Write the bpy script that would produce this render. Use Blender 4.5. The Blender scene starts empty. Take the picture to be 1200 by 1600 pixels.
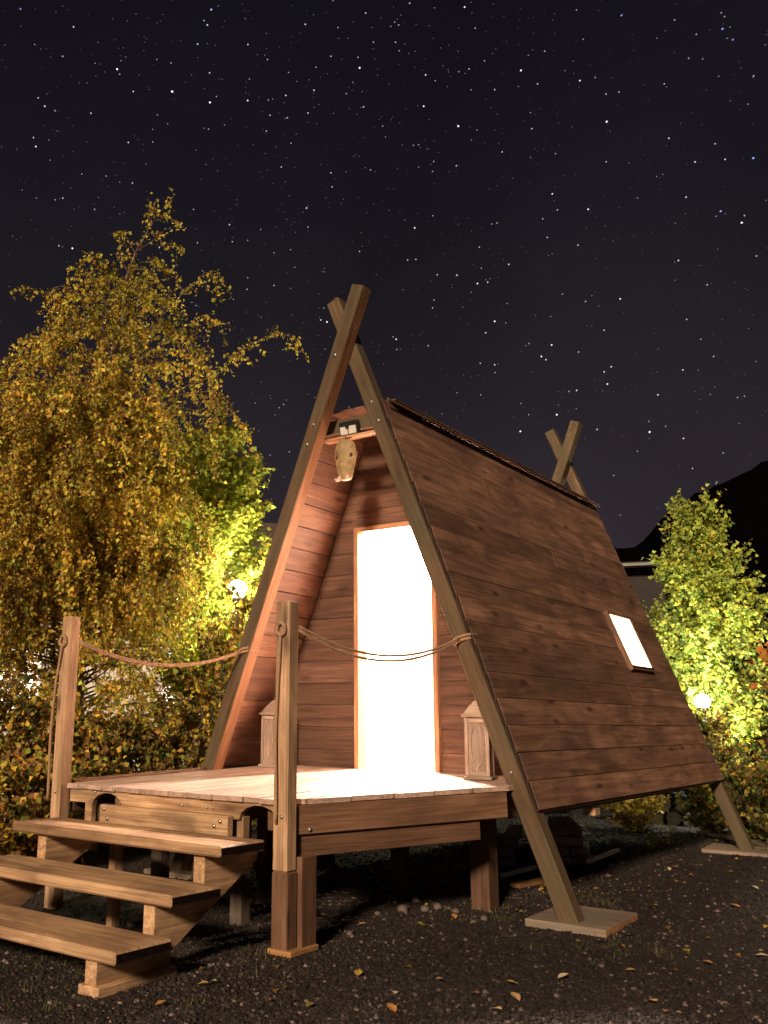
import bpy, bmesh, math, random
import numpy as np
from mathutils import Vector, Matrix, noise

random.seed(7)
rng = np.random.default_rng(11)
SC = bpy.context.scene
COL = SC.collection
R_ = math.radians

# ------------------------------------------------------------------ camera
CAM = Vector((3.8927, -5.7692, 1.1983))
AX_R = Vector((0.79301803, 0.609071, 0.01244682))
AX_U = Vector((0.12736339, -0.18573946, 0.97430971))
AX_F = Vector((-0.59573566, 0.7710599, 0.22486809))
FPX, PPX, PPY = 1468.85, 453.275, 784.52           # focal length and optical centre in photo pixels
cd = bpy.data.cameras.new('camera')
cam = bpy.data.objects.new('camera', cd)
COL.objects.link(cam)
cam.matrix_world = Matrix(((AX_R.x, AX_U.x, -AX_F.x, CAM.x), (AX_R.y, AX_U.y, -AX_F.y, CAM.y),
                           (AX_R.z, AX_U.z, -AX_F.z, CAM.z), (0, 0, 0, 1)))
cd.sensor_fit = 'VERTICAL'; cd.sensor_height = 36.0; cd.sensor_width = 27.0
cd.lens = FPX / 1600 * 36.0
cd.shift_x = (600 - PPX) / 1600
cd.shift_y = -(800 - PPY) / 1600
cd.clip_start = 0.05; cd.clip_end = 6000
SC.camera = cam

# ------------------------------------------------------------------ sky, moon-low key light, exposure
w = bpy.data.worlds.new('World'); SC.world = w; w.use_nodes = True
nt = w.node_tree; nt.nodes.clear()
out = nt.nodes.new('ShaderNodeOutputWorld'); bg = nt.nodes.new('ShaderNodeBackground')
tc = nt.nodes.new('ShaderNodeTexCoord'); sx = nt.nodes.new('ShaderNodeSeparateXYZ')
rp = nt.nodes.new('ShaderNodeValToRGB')
nt.links.new(tc.outputs['Generated'], sx.inputs[0])
nt.links.new(sx.outputs['Z'], rp.inputs[0])
e = rp.color_ramp.elements
e[0].position = 0.0; e[0].color = (0.034, 0.026, 0.033, 1)
e[1].position = 0.80; e[1].color = (0.0042, 0.0040, 0.0066, 1)
for p, c in ((0.17, (0.029, 0.0225, 0.0295)), (0.32, (0.0180, 0.0143, 0.0188)), (0.50, (0.0088, 0.0077, 0.0110))):
    q = e.new(p); q.color = (*c, 1)
nz = nt.nodes.new('ShaderNodeTexNoise'); nz.inputs['Scale'].default_value = 2.2; nz.inputs['Detail'].default_value = 3
nt.links.new(tc.outputs['Generated'], nz.inputs['Vector'])
mr = nt.nodes.new('ShaderNodeMapRange'); mr.inputs[1].default_value = .3; mr.inputs[2].default_value = .7
mr.inputs[3].default_value = .74; mr.inputs[4].default_value = 1.28
nt.links.new(nz.outputs[0], mr.inputs[0])
vm = nt.nodes.new('ShaderNodeVectorMath'); vm.operation = 'SCALE'
nt.links.new(rp.outputs[0], vm.inputs[0]); nt.links.new(mr.outputs[0], vm.inputs['Scale'])
nt.links.new(vm.outputs[0], bg.inputs[0]); bg.inputs[1].default_value = 1.0
nt.links.new(bg.outputs[0], out.inputs[0])

sl = bpy.data.lights.new('sun', 'SUN'); sun = bpy.data.objects.new('sun', sl); COL.objects.link(sun)
SUN_FROM = Vector((0.26, -0.87, 0.40)).normalized()
sun.rotation_euler = SUN_FROM.to_track_quat('Z', 'Y').to_euler()
sl.energy = 4.1; sl.angle = R_(7.0); sl.color = (1.0, 0.73, 0.50)

SC.view_settings.view_transform = 'Standard'; SC.view_settings.look = 'None'
SC.view_settings.exposure = 0.0; SC.view_settings.gamma = 1.0
SC.render.engine = 'CYCLES'
SC.cycles.use_denoising = True
SC.cycles.sample_clamp_indirect = 6.0
SC.cycles.max_bounces = 8; SC.cycles.transparent_max_bounces = 16


def ray(px, py):
    return AX_F + AX_R * ((px - PPX) / FPX) - AX_U * ((py - PPY) / FPX)


def at_dist(px, py, d):
    """point on the ray of a photo pixel at horizontal distance d from the camera"""
    r = ray(px, py); h = math.hypot(r.x, r.y)
    return CAM + r * (d / h)


def on_ground(px, py, z=0.0):
    r = ray(px, py); return CAM + r * ((z - CAM.z) / r.z)


def on_y(px, py, y):
    r = ray(px, py); return CAM + r * ((y - CAM.y) / r.y)


# ------------------------------------------------------------------ building helpers
WM = {}


def put(o, M, parent=None):
    COL.objects.link(o)
    WM[o] = M.copy()
    if parent is not None:
        o.parent = parent
        o.matrix_basis = WM[parent].inverted() @ M
    else:
        o.matrix_basis = M
    return o


def tag(o, label=None, cat=None, group=None, kind=None):
    if label: o['label'] = label
    if cat: o['category'] = cat
    if group: o['group'] = group
    if kind: o['kind'] = kind
    return o


def thing(name, loc, label, cat, group=None):
    o = bpy.data.objects.new(name, None); o.empty_display_size = .1
    put(o, Matrix.Translation(Vector(loc)))
    return tag(o, label, cat, group)


def mesh_obj(name, verts, faces, mat, M=Matrix(), parent=None, smooth=False, mats=None, mi=None):
    me = bpy.data.meshes.new(name)
    me.from_pydata([tuple(v) for v in verts], [], faces)
    for m in (mats or [mat]): me.materials.append(m)
    if mi is not None: me.polygons.foreach_set('material_index', mi)
    if smooth: me.polygons.foreach_set('use_smooth', [True] * len(me.polygons))
    me.update()
    return put(bpy.data.objects.new(name, me), M, parent)


BOXC = {}


def box_mesh(L, wd, t, mat, endmat=None, c=.004):
    key = (round(L, 3), round(wd, 4), round(t, 4), mat.name, endmat.name if endmat else '', round(c, 4))
    if key in BOXC: return BOXC[key]
    bm = bmesh.new()
    bmesh.ops.create_cube(bm, size=1.0)
    bmesh.ops.scale(bm, vec=(L, wd, t), verts=bm.verts)
    if c > 0:
        bmesh.ops.bevel(bm, geom=list(bm.edges), offset=min(c, .3 * min(L, wd, t)), segments=1, affect='EDGES', profile=.5)
    bm.normal_update()
    ends = [1 if (endmat and abs(f.normal.x) > .95) else 0 for f in bm.faces]
    me = bpy.data.meshes.new('board'); bm.to_mesh(me); bm.free()
    me.materials.append(mat)
    if endmat:
        me.materials.append(endmat); me.polygons.foreach_set('material_index', ends); me.update()
    BOXC[key] = me
    return me


def frame(p0, p1, nrm):
    p0, p1 = Vector(p0), Vector(p1)
    X = (p1 - p0).normalized(); Z = Vector(nrm); Z = (Z - X * Z.dot(X)).normalized(); Y = Z.cross(X)
    m = Matrix((X, Y, Z)).transposed().to_4x4()
    m.translation = (p0 + p1) / 2
    return m, (p1 - p0).length


def board(name, p0, p1, wd, t, nrm, mat, parent, endmat=None, c=.004):
    """a plank from p0 to p1 (centre line); t is its size along nrm, wd across"""
    M, L = frame(p0, p1, nrm)
    o = bpy.data.objects.new(name, box_mesh(L, wd, t, mat, endmat, c))
    return put(o, M, parent)


def prism(name, poly, t, M, mat, parent, mats=None, ends=None):
    """polygon in local XY, extruded from z=0 to z=t; ends = indices of side edges that take material 1"""
    n = len(poly)
    v = [(x, y, 0) for x, y in poly] + [(x, y, t) for x, y in poly]
    f = [tuple(range(n - 1, -1, -1)), tuple(range(n, 2 * n))] + [(i, (i + 1) % n, n + (i + 1) % n, n + i) for i in range(n)]
    mi = None
    if mats: mi = [0, 0] + [1 if (ends and i in ends) else 0 for i in range(n)]
    o = mesh_obj(name, v, f, mat, M, parent, mats=mats, mi=mi)
    return o


def cyl(name, p0, p1, r0, r1, mat, parent, n=10, smooth=True):
    M, L = frame(p0, p1, (0, 0, 1) if abs((Vector(p1) - Vector(p0)).normalized().z) < .95 else (1, 0, 0))
    v = []
    for k, r in ((-.5, r0), (.5, r1)):
        for i in range(n):
            a = 2 * math.pi * i / n
            v.append((k * L, r * math.cos(a), r * math.sin(a)))
    f = [(i, (i + 1) % n, n + (i + 1) % n, n + i) for i in range(n)] + [tuple(range(n - 1, -1, -1)), tuple(range(n, 2 * n))]
    o = mesh_obj(name, v, f, mat, M, parent)
    return o


def lathe(name, prof, M, mat, parent, n=16, smooth=True):
    v = []; f = []
    for r, z in prof:
        for i in range(n):
            a = 2 * math.pi * i / n; v.append((r * math.cos(a), r * math.sin(a), z))
    for k in range(len(prof) - 1):
        for i in range(n):
            j = (i + 1) % n; f.append((k * n + i, k * n + j, (k + 1) * n + j, (k + 1) * n + i))
    f.append(tuple(range(n - 1, -1, -1))); f.append(tuple(range((len(prof) - 1) * n, len(prof) * n)))
    return mesh_obj(name, v, f, mat, M, parent, smooth=smooth)


def tube_data(path, radii, n=6, off=0):
    path = [Vector(p) for p in path]; v = []; f = []
    up = Vector((0.3, 0.2, 1)).normalized()
    for i, p in enumerate(path):
        t = (path[min(i + 1, len(path) - 1)] - path[max(i - 1, 0)]).normalized()
        a = t.cross(up)
        if a.length < .05: a = t.cross(Vector((1, 0, 0)))
        a.normalize(); b = t.cross(a)
        r = radii[i] if hasattr(radii, '__len__') else radii
        for k in range(n):
            an = 2 * math.pi * k / n
            v.append(p + a * (r * math.cos(an)) + b * (r * math.sin(an)))
    m = len(path)
    for i in range(m - 1):
        for k in range(n):
            j = (k + 1) % n
            f.append((off + i * n + k, off + i * n + j, off + (i + 1) * n + j, off + (i + 1) * n + k))
    f.append(tuple(off + k for k in range(n - 1, -1, -1))); f.append(tuple(off + (m - 1) * n + k for k in range(n)))
    return v, f


def tube(name, path, radii, mat, parent, n=6):
    v, f = tube_data(path, radii, n)
    inv = WM[parent].inverted() if parent is not None else Matrix()
    M = WM[parent] if parent is not None else Matrix()
    return mesh_obj(name, [inv @ x for x in v], f, mat, M, parent, smooth=True)


def np_mesh(name, V, F, mat, parent=None, cols=None, M=Matrix(), smooth=False):
    """V (n,3), F (m,k) arrays"""
    me = bpy.data.meshes.new(name)
    n, m, k = len(V), len(F), F.shape[1]
    me.vertices.add(n); me.vertices.foreach_set('co', np.asarray(V, np.float32).ravel())
    me.loops.add(m * k); me.loops.foreach_set('vertex_index', np.asarray(F, np.int32).ravel())
    me.polygons.add(m); me.polygons.foreach_set('loop_start', np.arange(0, m * k, k, dtype=np.int32))
    me.polygons.foreach_set('loop_total', np.full(m, k, np.int32))
    if smooth: me.polygons.foreach_set('use_smooth', np.ones(m, bool))
    me.update(calc_edges=True)
    if cols is not None:
        a = me.color_attributes.new('tint', 'FLOAT_COLOR', 'POINT')
        c = np.ones((n, 4), np.float32); c[:, :3] = cols
        a.data.foreach_set('color', c.ravel())
    me.materials.append(mat)
    return put(bpy.data.objects.new(name, me), M, parent)


# ------------------------------------------------------------------ materials
def new_mat(name):
    m = bpy.data.materials.new(name); m.use_nodes = True
    return m, m.node_tree, m.node_tree.nodes['Principled BSDF']


def plain(name, col, rough=.6, metal=0.0, noise_s=30, var=.25, bump=.0):
    m, t, b = new_mat(name)
    tc = t.nodes.new('ShaderNodeTexCoord'); n = t.nodes.new('ShaderNodeTexNoise')
    n.inputs['Scale'].default_value = noise_s; n.inputs['Detail'].default_value = 5
    t.links.new(tc.outputs['Object'], n.inputs['Vector'])
    r = t.nodes.new('ShaderNodeValToRGB')
    r.color_ramp.elements[0].position = .3; r.color_ramp.elements[1].position = .7
    r.color_ramp.elements[0].color = (*[c * (1 - var) for c in col], 1)
    r.color_ramp.elements[1].color = (*[min(1, c * (1 + var)) for c in col], 1)
    t.links.new(n.outputs[0], r.inputs[0]); t.links.new(r.outputs[0], b.inputs['Base Color'])
    b.inputs['Roughness'].default_value = rough; b.inputs['Metallic'].default_value = metal
    if bump:
        bp = t.nodes.new('ShaderNodeBump'); bp.inputs['Strength'].default_value = bump; bp.inputs['Distance'].default_value = .01
        t.links.new(n.outputs[0], bp.inputs['Height']); t.links.new(bp.outputs[0], b.inputs['Normal'])
    return m


def emit(name, col, s):
    m, t, b = new_mat(name)
    b.inputs['Base Color'].default_value = (*col, 1)
    b.inputs['Emission Color'].default_value = (*col, 1); b.inputs['Emission Strength'].default_value = s
    return m


def wood(name, dark, light, rough=.62, knots=.6, vary=.22, weather=None, wamt=.0, bump=.25, grain=1.0, fibre=.62):
    """grain runs along local X; every board gets its own cut of the log"""
    m, t, b = new_mat(name); N = t.nodes.new; L = t.links.new
    tc = N('ShaderNodeTexCoord'); oi = N('ShaderNodeObjectInfo')
    mul = N('ShaderNodeVectorMath'); mul.operation = 'SCALE'
    cmb = N('ShaderNodeCombineXYZ'); cmb.inputs[0].default_value = 37.1; cmb.inputs[1].default_value = 91.7; cmb.inputs[2].default_value = 53.3
    L(cmb.outputs[0], mul.inputs[0]); L(oi.outputs['Random'], mul.inputs['Scale'])
    add = N('ShaderNodeVectorMath'); add.operation = 'ADD'; L(tc.outputs['Object'], add.inputs[0]); L(mul.outputs[0], add.inputs[1])

    def mapped(s):
        mp = N('ShaderNodeMapping'); mp.inputs['Scale'].default_value = s; L(add.outputs[0], mp.inputs['Vector']); return mp.outputs[0]

    def nz(s, scale, det=4, dist=0.0, ro=.55):
        n = N('ShaderNodeTexNoise'); n.inputs['Scale'].default_value = scale; n.inputs['Detail'].default_value = det
        n.inputs['Distortion'].default_value = dist; n.inputs['Roughness'].default_value = ro
        L(mapped(s), n.inputs['Vector']); return n.outputs[0]
    g1 = nz((.55, 9, 9), 2.2 * grain, 5, 1.1)          # broad growth bands
    g2 = nz((1.6, 70, 70), 1.6 * grain, 3, .3, .6)     # fine fibres
    g3 = nz((1.1, 2.4, 2.4), 1.7, 3, .2)               # blotches
    vo = N('ShaderNodeTexVoronoi'); vo.inputs['Scale'].default_value = 1.0; L(mapped((2.0, 6.5, 6.5)), vo.inputs['Vector'])
    kn = N('ShaderNodeMapRange'); kn.inputs[1].default_value = .05; kn.inputs[2].default_value = .19
    kn.inputs[3].default_value = knots; kn.inputs[4].default_value = 0.0; L(vo.outputs['Distance'], kn.inputs[0])

    def mix(fac, a, bcol, mode='MIX'):
        x = N('ShaderNodeMix'); x.data_type = 'RGBA'; x.blend_type = mode
        for s, val in ((x.inputs[0], fac), (x.inputs[6], a), (x.inputs[7], bcol)):
            if isinstance(val, bpy.types.NodeSocket): L(val, s)
            elif isinstance(val, tuple): s.default_value = (*val, 1)
            else: s.default_value = val
        return x.outputs[2]
    r1 = N('ShaderNodeValToRGB'); r1.color_ramp.elements[0].position = .34; r1.color_ramp.elements[1].position = .66
    r1.color_ramp.elements[0].color = (*dark, 1); r1.color_ramp.elements[1].color = (*light, 1); L(g1, r1.inputs[0])
    r2 = N('ShaderNodeMapRange'); r2.inputs[1].default_value = .32; r2.inputs[2].default_value = .62; r2.inputs[3].default_value = fibre; r2.inputs[4].default_value = 1.1
    L(g2, r2.inputs[0])
    sc = N('ShaderNodeVectorMath'); sc.operation = 'SCALE'; L(r1.outputs[0], sc.inputs[0]); L(r2.outputs[0], sc.inputs['Scale'])
    r3 = N('ShaderNodeMapRange'); r3.inputs[1].default_value = .3; r3.inputs[2].default_value = .7; r3.inputs[3].default_value = .8; r3.inputs[4].default_value = 1.18
    L(g3, r3.inputs[0])
    sc2 = N('ShaderNodeVectorMath'); sc2.operation = 'SCALE'; L(sc.outputs[0], sc2.inputs[0]); L(r3.outputs[0], sc2.inputs['Scale'])
    rv = N('ShaderNodeMapRange'); rv.inputs[3].default_value = 1 - vary; rv.inputs[4].default_value = 1 + vary; L(oi.outputs['Random'], rv.inputs[0])
    sc3 = N('ShaderNodeVectorMath'); sc3.operation = 'SCALE'; L(sc2.outputs[0], sc3.inputs[0]); L(rv.outputs[0], sc3.inputs['Scale'])
    c = mix(kn.outputs[0], sc3.outputs[0], tuple(d * .28 for d in dark))
    if weather:
        wn = nz((.8, 1.6, 1.6), 2.6, 6, .5)
        wr = N('ShaderNodeMapRange'); wr.inputs[1].default_value = .42; wr.inputs[2].default_value = .68; wr.inputs[3].default_value = 0; wr.inputs[4].default_value = wamt
        L(wn, wr.inputs[0]); c = mix(wr.outputs[0], c, weather)
    L(c, b.inputs['Base Color'])
    b.inputs['Roughness'].default_value = rough
    b.inputs['Specular IOR Level'].default_value = .3
    bp = N('ShaderNodeBump'); bp.inputs['Strength'].default_value = bump; bp.inputs['Distance'].default_value = .006
    L(g2, bp.inputs['Height']); L(bp.outputs[0], b.inputs['Normal'])
    return m


M_PINE = wood('pine', (.47, .29, .165), (.76, .51, .32), knots=.9, vary=.10, weather=(.18, .115, .07), wamt=.65)
M_STEP = wood('step_pine', (.44, .26, .14), (.80, .54, .32), knots=.95, vary=.16, weather=(.14, .085, .05), wamt=.72)
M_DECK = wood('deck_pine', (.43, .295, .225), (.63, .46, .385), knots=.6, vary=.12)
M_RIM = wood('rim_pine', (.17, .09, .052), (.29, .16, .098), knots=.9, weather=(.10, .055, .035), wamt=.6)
M_LEGB = wood('edge_beam_wood', (.12, .064, .038), (.20, .11, .068), knots=.8)  # darker brown than the rim boards
M_LEG = wood('shaded_leg_wood', (.085, .046, .028), (.15, .085, .052), knots=.7)  # shade under the deck put into a darker leg colour
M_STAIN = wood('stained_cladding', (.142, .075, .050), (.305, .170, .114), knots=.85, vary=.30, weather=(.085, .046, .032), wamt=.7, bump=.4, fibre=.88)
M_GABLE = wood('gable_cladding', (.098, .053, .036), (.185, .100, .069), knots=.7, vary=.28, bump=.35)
M_ENDSTAIN = wood('dark_board_ends', (.012, .007, .005), (.022, .012, .009), knots=0)
M_CAP = wood('ridge_wood', (.055, .032, .024), (.10, .058, .042), knots=.3)
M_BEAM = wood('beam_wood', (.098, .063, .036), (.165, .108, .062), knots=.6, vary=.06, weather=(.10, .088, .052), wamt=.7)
M_DOORLIT = wood('doorlit_beam_face', (.27, .13, .062), (.40, .21, .105), knots=.4)
M_JAMB = wood('door_frame_wood', (.44, .22, .12), (.60, .33, .19), knots=.5)
M_LINE = wood('lining_pine', (.74, .66, .56), (.86, .80, .72), knots=.2)
M_OLD = wood('old_timber', (.10, .075, .055), (.20, .155, .12), knots=.4, vary=.3, weather=(.13, .11, .10), wamt=.7)
M_SLAB = wood('footing_wood', (.22, .16, .115), (.32, .25, .19), knots=.3, weather=(.20, .19, .17), wamt=.7)
M_SLABEND = wood('fresh_end_grain', (.42, .22, .09), (.55, .31, .14), knots=.1)
M_DARKEND = plain('sealed_end_grain', (.012, .006, .005), .9, noise_s=60, var=.5); M_DARKEND.node_tree.nodes['Principled BSDF'].inputs['Specular IOR Level'].default_value = .1
M_LANT = wood('lantern_wood', (.34, .24, .19), (.50, .38, .31), knots=.2, grain=2.5)
M_STEEL = plain('galvanised_steel', (.62, .60, .56), .32, .9, 60, .15)
M_BLACK = plain('black_plastic', (.018, .017, .017), .45, 0, 40, .3)
M_WHITE = plain('white_plastic', (.75, .73, .70), .4, 0, 40, .06)
M_ROPE = plain('hemp_rope', (.42, .27, .16), .9, 0, 160, .4, .8)
M_BONE = plain('old_bone', (.36, .25, .12), .7, 0, 22, .38, .35)
M_TOOTH = plain('pale_bone', (.72, .62, .5), .55, 0, 30, .12)
M_SOCKET = plain('dark_socket', (.05, .03, .018), .9, 0, 30, .3)
M_BARK = plain('bark', (.16, .12, .085), .9, 0, 18, .6, .6)
M_TWIG = plain('twig_bark', (.13, .08, .05), .9, 0, 20, .4)
M_STONE = plain('stone', (.11, .085, .075), .85, 0, 14, .4, .4)
M_LAMP = plain('lamp_metal', (.06, .06, .06), .4, .7, 20, .2)
M_HOUSE = plain('white_render', (.78, .74, .68), .85, 0, 6, .06, .1)
M_HROOF = plain('house_roof', (.09, .06, .05), .8, 0, 6, .3, .3)
M_BARN = wood('barn_wood', (.012, .008, .008), (.022, .016, .015), knots=.2)
M_BARNEDGE = plain('barn_metal_edge', (.13, .14, .135), .5, .3, 4, .1)
M_GLASSD = plain('dark_glass', (.02, .022, .026), .1, 0, 2, .1)
M_LIT = emit('lit_window', (1, .90, .74), 2.2)
M_STACK = wood('lightened_timber', (.24, .18, .15), (.42, .34, .30), knots=.4, vary=.3)  # colour lightened to make up for missing fill light under the cabin
M_STRIP = plain('white_strip', (.88, .85, .83), .5, 0, 20, .1)
M_FELT = plain('roofing_felt', (.012, .009, .008), .9, 0, 30, .3)
M_TARP = plain('dark_tarpaulin', (.012, .013, .02), .45, 0, 5, .4, .4)


def glass():
    m, t, b = new_mat('window_glass')
    b.inputs['Roughness'].default_value = .02; b.inputs['Base Color'].default_value = (.95, .97, .96, 1)
    tr = t.nodes.new('ShaderNodeBsdfTransparent'); tr.inputs[0].default_value = (.93, .95, .94, 1)
    mx = t.nodes.new('ShaderNodeMixShader'); fr = t.nodes.new('ShaderNodeFresnel'); fr.inputs[0].default_value = 1.45
    gl = t.nodes.new('ShaderNodeBsdfGlossy'); gl.inputs['Roughness'].default_value = .03
    o = t.nodes['Material Output']
    t.links.new(fr.outputs[0], mx.inputs[0]); t.links.new(tr.outputs[0], mx.inputs[1]); t.links.new(gl.outputs[0], mx.inputs[2])
    t.links.new(mx.outputs[0], o.inputs[0])
    return m


M_GLASS = glass()
m, t, b = new_mat('frosted_pane')
b.inputs['Base Color'].default_value = (.9, .88, .85, 1); b.inputs['Roughness'].default_value = .15
tl = t.nodes.new('ShaderNodeBsdfTranslucent'); tl.inputs[0].default_value = (.95, .93, .90, 1)
mx = t.nodes.new('ShaderNodeMixShader'); mx.inputs[0].default_value = .8
t.links.new(b.outputs[0], mx.inputs[1]); t.links.new(tl.outputs[0], mx.inputs[2]); t.links.new(mx.outputs[0], t.nodes['Material Output'].inputs[0])
M_FROST = m


def tinted(name, rough=.6, translucent=.0, spec=.3):
    """colour comes from the mesh's own tint attribute (leaf to leaf, stone to stone)"""
    m, t, b = new_mat(name)
    a = t.nodes.new('ShaderNodeAttribute'); a.attribute_name = 'tint'
    t.links.new(a.outputs['Color'], b.inputs['Base Color'])
    b.inputs['Roughness'].default_value = rough; b.inputs['Specular IOR Level'].default_value = spec
    if translucent:
        tl = t.nodes.new('ShaderNodeBsdfTranslucent'); t.links.new(a.outputs['Color'], tl.inputs[0])
        mx = t.nodes.new('ShaderNodeMixShader'); mx.inputs[0].default_value = translucent
        o = t.nodes['Material Output']
        t.links.new(b.outputs[0], mx.inputs[1]); t.links.new(tl.outputs[0], mx.inputs[2]); t.links.new(mx.outputs[0], o.inputs[0])
    return m


M_LEAF = tinted('leaf', .5, .35)
M_PEB = tinted('pebble', .8)
M_LITTER = tinted('dry_leaf', .7, .15)

# ------------------------------------------------------------------ ground and hills


def gz(x, y):
    """gentle unevenness of the yard"""
    return .012 * math.sin(1.7 * x + .6 * y) + .010 * math.sin(-.9 * x + 2.1 * y + 1.3) + .006 * math.sin(4.1 * x + 3.3 * y)


def gz_np(x, y):
    return .012 * np.sin(1.7 * x + .6 * y) + .010 * np.sin(-.9 * x + 2.1 * y + 1.3) + .006 * np.sin(4.1 * x + 3.3 * y)


def ground_material():
    m, t, b = new_mat('dark_gravel_ground'); N = t.nodes.new; L = t.links.new
    tc = N('ShaderNodeTexCoord')

    def nz(s, d=5):
        n = N('ShaderNodeTexNoise'); n.inputs['Scale'].default_value = s; n.inputs['Detail'].default_value = d
        L(tc.outputs['Object'], n.inputs['Vector']); return n.outputs[0]
    v = N('ShaderNodeTexVoronoi'); v.inputs['Scale'].default_value = 85; L(tc.outputs['Object'], v.inputs['Vector'])
    big = nz(.9); mid = nz(7); fine = nz(60)
    r = N('ShaderNodeValToRGB'); r.color_ramp.elements[0].position = .32; r.color_ramp.elements[1].position = .7
    r.color_ramp.elements[0].color = (.012, .008, .007, 1); r.color_ramp.elements[1].color = (.046, .031, .026, 1)
    L(mid, r.inputs[0])
    mx = N('ShaderNodeMix'); mx.data_type = 'RGBA'; mx.blend_type = 'MULTIPLY'; mx.inputs[0].default_value = .75
    L(r.outputs[0], mx.inputs[6]); L(v.outputs['Color'], mx.inputs[7])
    r2 = N('ShaderNodeMapRange'); r2.inputs[1].default_value = .35; r2.inputs[2].default_value = .65; r2.inputs[3].default_value = .7; r2.inputs[4].default_value = 1.6
    L(big, r2.inputs[0])
    sc = N('ShaderNodeVectorMath'); sc.operation = 'SCALE'; L(mx.outputs[2], sc.inputs[0]); L(r2.outputs[0], sc.inputs['Scale'])
    L(sc.outputs[0], b.inputs['Base Color']); b.inputs['Roughness'].default_value = .85
    bp = N('ShaderNodeBump'); bp.inputs['Strength'].default_value = .8; bp.inputs['Distance'].default_value = .012
    L(v.outputs['Distance'], bp.inputs['Height']); L(bp.outputs[0], b.inputs['Normal'])
    return m


def axis(lo, hi, step):
    inner = np.arange(lo, hi + 1e-6, step)
    o = np.array([.5, 1.5, 4, 9, 20, 50, 120, 300, 800, 2000.])
    return np.concatenate([(lo - o)[::-1], inner, hi + o])


xs, ys = axis(-9, 7, .2), axis(-6, 14, .2)
GX, GY = np.meshgrid(xs, ys)
inside = (GX > -9.3) & (GX < 7.3) & (GY > -6.3) & (GY < 14.3)
GZ = np.where(inside, gz_np(GX, GY), 0.0)
nx, ny = len(xs), len(ys)
V = np.stack([GX.ravel(), GY.ravel(), GZ.ravel()], 1)
ii, jj = np.meshgrid(np.arange(nx - 1), np.arange(ny - 1))
a0 = (jj * nx + ii).ravel()
F = np.stack([a0, a0 + 1, a0 + nx + 1, a0 + nx], 1)
g = np_mesh('ground', V, F, ground_material(), smooth=True); tag(g, kind='structure')

M_HILL = plain('night_forest', (.0022, .0014, .0017), 1.0, 0, .02, .4)
M_HILL.node_tree.nodes['Principled BSDF'].inputs['Specular IOR Level'].default_value = 0
HP = [(-120, .16), (-75, .20), (-60, .205), (-50, .20), (-42, .215), (-38, .200), (-30, .17), (-19, .172), (-17.0, .175), (-15.5, .205), (-14, .222), (-12, .236), (-9.9, .2517), (-5, .29), (5, .36), (25, .33), (60, .24), (100, .18)]
hv = []; hf = []
na = 440
for k in range(na):
    az = -120 + 220 * k / (na - 1)
    for (a1, t1), (a2, t2) in zip(HP, HP[1:]):
        if a1 <= az <= a2: te = t1 + (t2 - t1) * (az - a1) / (a2 - a1); break
    jag = .0035 * noise.noise(Vector((az * 1.7, 3, 1))) + .0022 * noise.noise(Vector((az * 7.3, 9, 2)))
    dx, dy = math.sin(R_(az)), math.cos(R_(az))
    for d, fr in ((240, 0), (420, .30), (600, .66), (760, 1.0), (1000, 1.0), (1300, .3)):
        z = (CAM.z + 760 * (te + jag)) * fr - (2 if fr == 0 else 0)
        if 0 < fr < 1: z *= 1 + .15 * noise.noise(Vector((az * .2, d * .01, 5)))
        hv.append((CAM.x + dx * d, CAM.y + dy * d, z))
for k in range(na - 1):
    for j in range(5):
        hf.append((k * 6 + j, (k + 1) * 6 + j, (k + 1) * 6 + j + 1, k * 6 + j + 1))
tag(mesh_obj('hills', hv, hf, M_HILL, smooth=True), kind='structure')

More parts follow.
